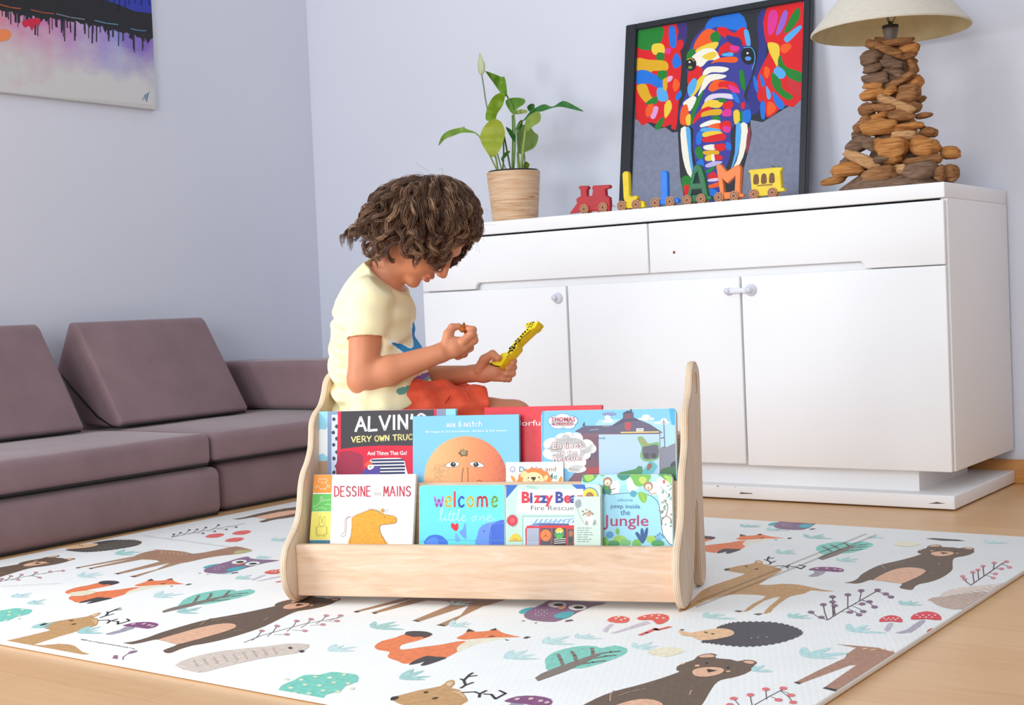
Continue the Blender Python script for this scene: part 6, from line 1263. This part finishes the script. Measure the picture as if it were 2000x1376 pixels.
# head
B.ell(hp(-.004, 0, .018), (.090, .074, .086), .0, HB)
def fp(f, s_, u): return hp(f+.004, s_, u-.010)
B.ell(fp(.026, 0, -.046), (.056, .053, .064), .02, HB)
B.ell(fp(.048, -.028, -.046), (.028, .026, .028), .012, HB); B.ell(fp(.048, .028, -.046), (.028, .026, .028), .012, HB)
B.ell(fp(.060, 0, -.103), (.0165, .02, .0150), .014, HB); B.ell(fp(.072, 0, .012), (.016, .045, .014), .012, HB)
B.cone(fp(.083, 0, -.008), fp(.0985, 0, -.040), .0068, .0092, .009); B.ell(fp(.093, -.0095, -.044), (.008, .0062, .0062), .005, HB); B.ell(fp(.093, .0095, -.044), (.008, .0062, .0062), .005, HB)
B.ell(fp(.0795, 0, -.064), (.0100, .018, .0068), .007, HB); B.ell(fp(.0775, 0, -.0765), (.0100, .015, .0064), .0035, HB)
for s_ in (-1, 1):
    B.ell(fp(.079, s_*.031, -.010), (.012, .015, .008), .003, HB, True); B.ell(fp(.0715, s_*.031, -.0105), (.0125, .0135, .0105), .003, HB)
    B.ell(hp(-.012, s_*.074, -.018), (.017, .009, .026), .004, HB); B.ell(hp(-.010, s_*.082, -.016), (.009, .005, .015), .003, HB, True)
def skinpick(c, n):
    q = c-HC_; f, s_, u = q@HF-.004, q@HS, q@HU+.010
    return ((f > .078) & (abs(s_) < .019) & (u < -.0585) & (u > -.0825) & (abs(s_) < .019-abs(u+.0705)*.5)).astype(int)
sdf_object(B, 'body', [MSKIN, MLIP], ch, CO, skinpick); del B
mb = MB()
for s_ in (-1, 1):
    P = [fp(.0815-.0016*(a*a)*6, s_*(.031+.0125*a), -.0155-.002*(1-a*a)) for a in np.linspace(-1, 1, 9)]
    tube(mb, P, [.0005]+[.0011]*7+[.0005], flat((52, 34, 28), .6), 5)
    P = [fp(.0845-.009*(a+.2)**2, s_*(.030+.015*a), .0145-.004*a*a) for a in np.linspace(-1, 1, 9)]
    tube(mb, P, [.0006]+[.0016]*7+[.0006], flat((84, 58, 46), .7), 5)
mb.build('lashes_and_brows', ch, CO)

# T-shirt
T = SDF((-.06, .10, .30), (.36, .48, .78), .003)
T.chain(tp[:5], [r for a, b, r in TOR[:5]], .02, 1.22); T.cone(tp[4], W(748, 800, VC), .100, .100, .02, 1.45); T.cone(tp[0], neck0+(neck1-neck0)*.5, .050, .046, .02, 1.1)
T.cone(W(735, 600, VC), W(735, 570, VC), .07, .05, .03, 1.7)
def folds(X, Y, Z):
    q = (X-tp[3][0])*.35+Z
    back = np.clip((tp[3][0]+.03-X)/.08, 0, 1)*np.clip((.64-Z)/.08, 0, 1)
    fr = np.clip((X-tp[3][0])/.08, 0, 1)*np.clip((.60-Z)/.06, 0, 1)
    return (-.0068*np.sin(q*150+7*np.sin(Y*9)+2*np.sin(X*30))*back-.0050*np.sin((X*.8+Z*.9)*120+4*np.sin(Y*14))*fr
            - .0030*np.sin((X*1.1-Z*.5)*95+5*np.sin(Y*12+Z*9)))
T.warp(folds)
SL = SDF((-.06, .10, .30), (.36, .48, .78), .003)
for sh, el in ((shR, elR), (shL, elL)):
    d = (el-sh); e = sh+d*.485; dn = d/np.linalg.norm(d); q = SDF((-.06, .10, .30), (.36, .48, .78), .003)
    q.cone(sh+np.array((.006, 0, .004)), sh+d*.70, .0475, .0440, .0); q.warp(lambda X, Y, Z: -.0016*np.sin(X*70+Z*110))
    q.plane(e, dn+np.array((.10, 0, 0))); q.cone(e-dn*.014, e+dn*.1, .0385, .0385, .0, 1, True)
    SL.F = np.minimum(SL.F, q.F)
hh = np.clip(.5+.5*(SL.F-T.F)/.016, 0, 1); T.F = SL.F+(T.F-SL.F)*hh-.016*hh*(1-hh); del SL, q
T.plane(W(757, 541, VC), (.69, 0, .72)); T.cone(neck0+(neck1-neck0)*-.1, neck1, .0455, .05, .0, 1.08, True)
T.ell(W(766, 794, VC), (.108, .146, .080), .02); T.plane(W(813, 797, VC), (.54, 0, -.84))
def inpoly(P, poly):
    x, y = P[:, 0], P[:, 1]; r = np.zeros(len(P), bool); n = len(poly)
    for i in range(n):
        (x1, y1), (x2, y2) = poly[i-1], poly[i]
        c = ((y1 > y) != (y2 > y)) & (x < (x2-x1)*(y-y1)/((y2-y1) if y2 != y1 else 1e-9)+x1); r ^= c
    return r
zc = lambda L: [(600+x/2.752, 320+y/2.752) for x, y in L]
def shirtpick(c, n):
    w_ = SO+c[:, :1]*SU+c[:, 1:2]*SV+c[:, 2:3]*np.array((0, 0, 1.)); q = w_-CAMP; z = q@AXF
    P = np.stack([1000+FOC*(q@AXR)/z, 688-FOC*(q@AXU)/z], 1); r = np.zeros(len(c), int)
    nw = n[:, :1]*SU+n[:, 1:2]*SV+n[:, 2:3]*np.array((0, 0, 1.)); fc = ((nw*q).sum(1) < 0) & (c[:, 0] > tp[3][0]+.035)
    def st(poly, k): r[inpoly(P, cat_rom(zc(poly), 3)) & fc] = k
    st([(566, 832), (592, 860), (640, 960), (650, 1040), (540, 1040), (500, 1012), (446, 972), (438, 948), (470, 945), (520, 970), (548, 978), (560, 950), (552, 880)], 1)
    st([(570, 848), (590, 880), (634, 970), (640, 1030), (545, 1030), (505, 1002), (452, 962), (500, 966), (555, 990), (572, 968), (564, 910)], 2)
    st([(575, 1150), (640, 1120), (660, 1130), (610, 1170), (560, 1185)], 4); st([(480, 1210), (560, 1185), (660, 1140), (640, 1170), (560, 1215), (500, 1240)], 3)
    return r
wsh = NM('yellow_jersey', .85, .15); vv = wsh.mapping(); wsh.color(wsh.ramp(wsh.noise(vv, 30, 3), [(.3, (248, 236, 190)), (.7, (251, 241, 202))])); wsh.bump(wsh.noise(vv, 700, 2), .15, .0008); MJER = wsh.m
sdf_object(T, 't_shirt', [MJER, flat((250, 250, 244), .8), flat((44, 146, 206), .8), flat((104, 164, 152), .8), flat((140, 92, 170), .8)], ch, CO, shirtpick, 4); del T
# shorts
S_ = SDF((-.06, .10, .30), (.46, .52, .52), .003)
S_.ell(W(748, 806, VC), (.098, .116, .070), .02); dR, dL = kneR-hipR, kneL-hipL
for hip, d in ((hipR, dR), (hipL, dL)):
    S_.cone(hip, hip+d*.88, .0745, .0675, .02, .98)
def folds2(X, Y, Z):
    g = np.clip((X-hipR[0])/.1, 0, 1); return g*(-.0048*np.sin(X*85+Z*65+3*np.sin(Y*22))-.003*np.sin(X*40-Z*150+4*np.sin(Y*15)))-.0012*np.sin(Y*90+X*60)
S_.warp(folds2)
for hip, d in ((hipR, dR), (hipL, dL)):
    n = d/np.linalg.norm(d); e = hip+d*.765
    side = (np.array((e[0]-.02, .10, .30)), np.array((.47, (hipR+dR*.765)[1]+.062, .52))) if hip is hipR else (np.array((e[0]-.02, (hipR+dR*.765)[1]+.050, .30)), np.array((.47, .53, .53)))
    S_.plane(e, n+np.array((0, 0, .10)), side)
    S_.cone(e-n*.018, e+n*.1, .0590, .056, .0, 1, True)
MCOR = noisy('coral_cotton', (222, 84, 58), (232, 98, 70), 40, .85, .15, bump=.15, bdist=.001)
sdf_object(S_, 'shorts', [MCOR], ch, CO, None, 4)
mb = MB(); P = []
for k in range(17):                                       # scalloped pocket flap edge on the near thigh
    t_ = k/16; b_ = hipR+dR*(.30+.46*t_); a = math.radians(118-26*math.sin(t_*PI*2.2)); P.append(b_+np.array((0, -.0755*math.sin(a)*.98, -.0755*math.cos(a))))
tube(mb, P, .0022, MCOR, 6); mb.build('pocket_seam', ch, CO)

# hair: a thick cap plus curled locks
HM = [noisy('hair_%d' % i, a, b_, 60, .45, .4) for i, (a, b_) in enumerate([((70, 48, 38), (98, 70, 54)), ((92, 65, 50), (120, 88, 68)), ((118, 87, 67), (146, 112, 87)), ((160, 124, 96), (186, 150, 118))])]
HR = SDF(hp(0, 0, 0)-np.array((.15, .12, .15)), hp(0, 0, 0)+np.array((.15, .12, .15)), .0035)
HR.ell(hp(-.008, 0, .021), (.0905, .079, .0870), .0, HB); HR.ell(hp(-.035, 0, -.020), (.068, .080, .065), .02, HB)
HR.plane(hp(.040, 0, -.01), HF-HU*.75)
hb = sdf_object(HR, 'hair', [HM[0]], ch, CO, None, 3, 'curly brown chin-length hair')
rng = random.Random(11)
mb = MB()
Ci = hp(-.006, 0, .019); RI = np.array((.0915, .081, .0890))
def inside(p):                                            # keep strands outside the head
    q = p-Ci; q = np.array((q@HF, q@HS, q@HU))/RI; L = np.linalg.norm(q)
    if L < 1 and L > 1e-6: q = q/L*RI; return Ci+HF*q[0]+HS*q[1]+HU*q[2]
    return p
G_ = np.array((0, 0, -1.)); SFW = np.array((1., 0, 0))
crown = np.array((-.70, 0, .71)); crown /= np.linalg.norm(crown)
nclump = 420
for c in range(nclump):
    while True:                                           # a point of the scalp (not the face)
        d = np.array([rng.gauss(0, 1) for _ in range(3)]); d /= np.linalg.norm(d)
        if d[2] < -.62: continue
        if d[0] > .30 and d[2] < .34+.30*(d[0]-.3): continue
        if d[0] > .05 and d[2] < -.30: continue
        break
    root = Ci+HF*d[0]*RI[0]*.99+HS*d[1]*RI[1]*.99+HU*d[2]*RI[2]*.99
    nd = HF*d[0]+HS*d[1]+HU*d[2]
    comb = d-crown*(d@crown); comb = HF*comb[0]+HS*comb[1]+HU*comb[2]; comb /= np.linalg.norm(comb)+1e-6
    fr = d[0]-.35*abs(d[1])
    arc = math.acos(max(-1, min(1, d@np.array((.80, 0, .60)))))      # distance to the hairline over the brow
    if fr > .1: L = rng.uniform(.026, .042)+.080*min(arc, 1.4)*.9
    elif comb@HF > .25 and abs(d[1]) < .72 and d[2] > 0: L = rng.uniform(.022, .044)+.083*arc
    elif d[2] < -.05: L = rng.uniform(.115, .155)
    else: L = rng.uniform(.15, .205)
    n = 24; st = L/n; p = root.copy(); bk = max(0., -nd[0]); v = comb*.95+nd*(.25+.55*bk); path = [p.copy()]
    for i in range(n):
        t_ = i/n; g = .10+.26*t_
        q = p-Ci; ql = np.array((q@HF, q@HS, q@HU))/RI; R_l = np.linalg.norm(ql); rad = HF*ql[0]+HS*ql[1]+HU*ql[2]; rad /= np.linalg.norm(rad)+1e-9
        v = v*(1-g)+G_*g*.85+comb*.14*(1-t_)
        hug = (1.3 if (q@SFW) > .0 else (.25 if abs(d[1]) > .6 else .0))*max(0, R_l-1.03)
        v = v-rad*min(.5, hug*2.0)
        v /= np.linalg.norm(v)
        if p[2] < HC_[2]+.03 and (q@SFW) < -.035:          # the ends flick outwards at the nape
            v = v*.80+np.array((-.46, math.copysign(.12, d[1]), -.10))*.55; v /= np.linalg.norm(v)
        p = inside(p+v*st); path.append(p.copy())
    P = np.array(path); tg = np.gradient(P, axis=0); tg /= np.linalg.norm(tg, axis=1)[:, None]
    e1 = np.cross(tg, np.array((.3, .8, .5))); e1 /= np.linalg.norm(e1, axis=1)[:, None]; e2 = np.cross(tg, e1)
    wl = rng.uniform(.040, .066); ph = rng.uniform(0, 2*PI); am = rng.uniform(.006, .013); hand = rng.choice((-1, 1))
    tone = rng.choices((0, 1, 2, 3), (3, 5, 3, 1.2))[0]
    for k in range(18):
        ro, rw = rng.uniform(0, 2*PI), rng.random()**.5*.0078; dph = rng.gauss(0, .22); sc = rng.uniform(.8, 1.15); end = n+1-(0 if k < 10 else rng.randrange(7))
        Q = []
        for i in range(end):
            t_ = i/n; a = ph+dph+hand*2*PI*t_*L/wl; A_ = am*min(1, max(.12, (t_-.12)*1.9))*sc
            w_ = rw*(1.2-.8*t_)
            Q.append(inside(P[i]+e1[i]*(A_*math.cos(a)+w_*math.cos(ro))+e2[i]*(A_*math.sin(a)+w_*math.sin(ro))))
        r0 = rng.uniform(.00045, .0008)
        tube(mb, Q, [r0*(1.0 if i < end-4 else .9-.22*(i-end+4)) for i in range(end)], HM[min(3, max(0, tone+rng.choice((-1, 0, 0, 0, 1))))], 3, False)
for c in range(110):                                      # fine flyaway hairs
    d = np.array([rng.gauss(0, 1) for _ in range(3)]); d /= np.linalg.norm(d)
    if d[2] < -.2 or (d[0] > .4 and d[2] < .4): continue
    nd = HF*d[0]+HS*d[1]+HU*d[2]; root = Ci+HF*d[0]*RI[0]+HS*d[1]*RI[1]+HU*d[2]*RI[2]
    comb = d-crown*(d@crown); comb = HF*comb[0]+HS*comb[1]+HU*comb[2]; q = root.copy(); v = nd*.35+comb*1.0; Q = []
    for i in range(10): Q.append(q.copy()); v = v/np.linalg.norm(v)+G_*.18+np.array([rng.gauss(0, .2) for _ in range(3)]); q = q+v/np.linalg.norm(v)*.006
    tube(mb, Q, .00022, HM[2], 3, False)
mb.build('hair_locks', hb, CO)

# ---------------------------------------------------------------- toys in the hands
gn = -SU*.42-SV*.74+np.array((0, 0, .52)); gn /= np.linalg.norm(gn); gp = sw(*W(1000, 690, .322))
gx = SU-gn*(SU@gn); gx /= np.linalg.norm(gx); gy = np.cross(gn, gx)
z7 = lambda L: [(800+x/6.254, 600+y/6.254) for x, y in L]
def gpm(a, b): q = hit(a, b, gp, gn)-gp; return (float(q@gx), float(q@gy))
gt = thing('toy_giraffe', 'yellow wooden giraffe toy with black spots held in the far hand', 'toy', Matrix(((gx[0], gy[0], gn[0], gp[0]), (gx[1], gy[1], gn[1], gp[1]), (gx[2], gy[2], gn[2], gp[2]), (0, 0, 0, 1))))
GO = z7([(985, 664), (1005, 650), (1040, 668), (1062, 655), (1085, 610), (1120, 560), (1190, 545), (1215, 500), (1300, 392), (1400, 285), (1432, 250), (1408, 222), (1432, 188), (1505, 168), (1540, 186), (1560, 158), (1572, 180), (1548, 212), (1532, 240), (1480, 272), (1312, 430), (1312, 482), (1245, 562), (1190, 606), (1108, 720), (1060, 712), (1000, 690), (970, 690)])
mb = MB(); MY = flat((246, 224, 40), .4); slab(mb, [gpm(*p) for p in GO], [], .021, .0012, MY, noisy('edge_yellow', (224, 184, 26), (236, 200, 38), 60, .5, .3), lambda x, y, d: (x, y, d-.021))  # edges in a darker, mottled yellow than the face
A = Art(mb, gpm, lambda x, y, d: (x, y, d), None)
for x, y, r in ((1230, 500, 14), (1225, 530, 12), (1255, 525, 13), (1275, 490, 17), (1250, 480, 10), (1285, 455, 12), (1300, 440, 11), (1300, 410, 10), (1325, 385, 10), (1340, 405, 9), (1362, 355, 12), (1330, 415, 8), (1385, 325, 10), (1410, 300, 11), (1440, 272, 9), (1440, 205, 7), (1462, 215, 6), (1480, 200, 8), (1500, 215, 6), (1510, 200, 6), (1462, 235, 6), (1485, 235, 8), (1450, 245, 5), (1210, 560, 8), (1215, 545, 7), (1192, 600, 6), (1215, 580, 6)): A.ell(*z7([(x, y)])[0], r/6.254*1.25, r/6.254*1.05, (36, 34, 30), n=10, rag=.25)
A.poly(z7([(1490, 182), (1520, 174), (1530, 180), (1500, 190)]), (36, 34, 30), 2); A.poly(z7([(972, 688), (1000, 684), (1030, 704), (1060, 710), (1105, 716), (1100, 724), (1050, 722), (1005, 706)]), (46, 34, 26), 2); A.line(z7([(1475, 278), (1400, 348), (1330, 412)]), .9, (90, 50, 24))
mb.build('giraffe_body', gt)
q = W(904, 641, .222); mb = MB()
def nut(p): 
    s_ = Vector((3.1, 1.2, 8)); return p*(1+.22*noise.noise(p*1.5+s_)+.10*noise.noise(p*4+s_))
ico(mb, (0, 0, 0), (.0085, .008, .0095), wood('brown_snack', (130, 66, 22), (176, 104, 44), (206, 140, 74)), 3, None, nut); ico(mb, (.003, 0, .0085), (.003, .003, .005), mb.mats[0], 2)
tag(mb.build('toy_piece'), 'small brown toy piece pinched between thumb and forefinger of the near hand', 'toy').matrix_basis = SX @ Matrix.Translation(tuple(q))
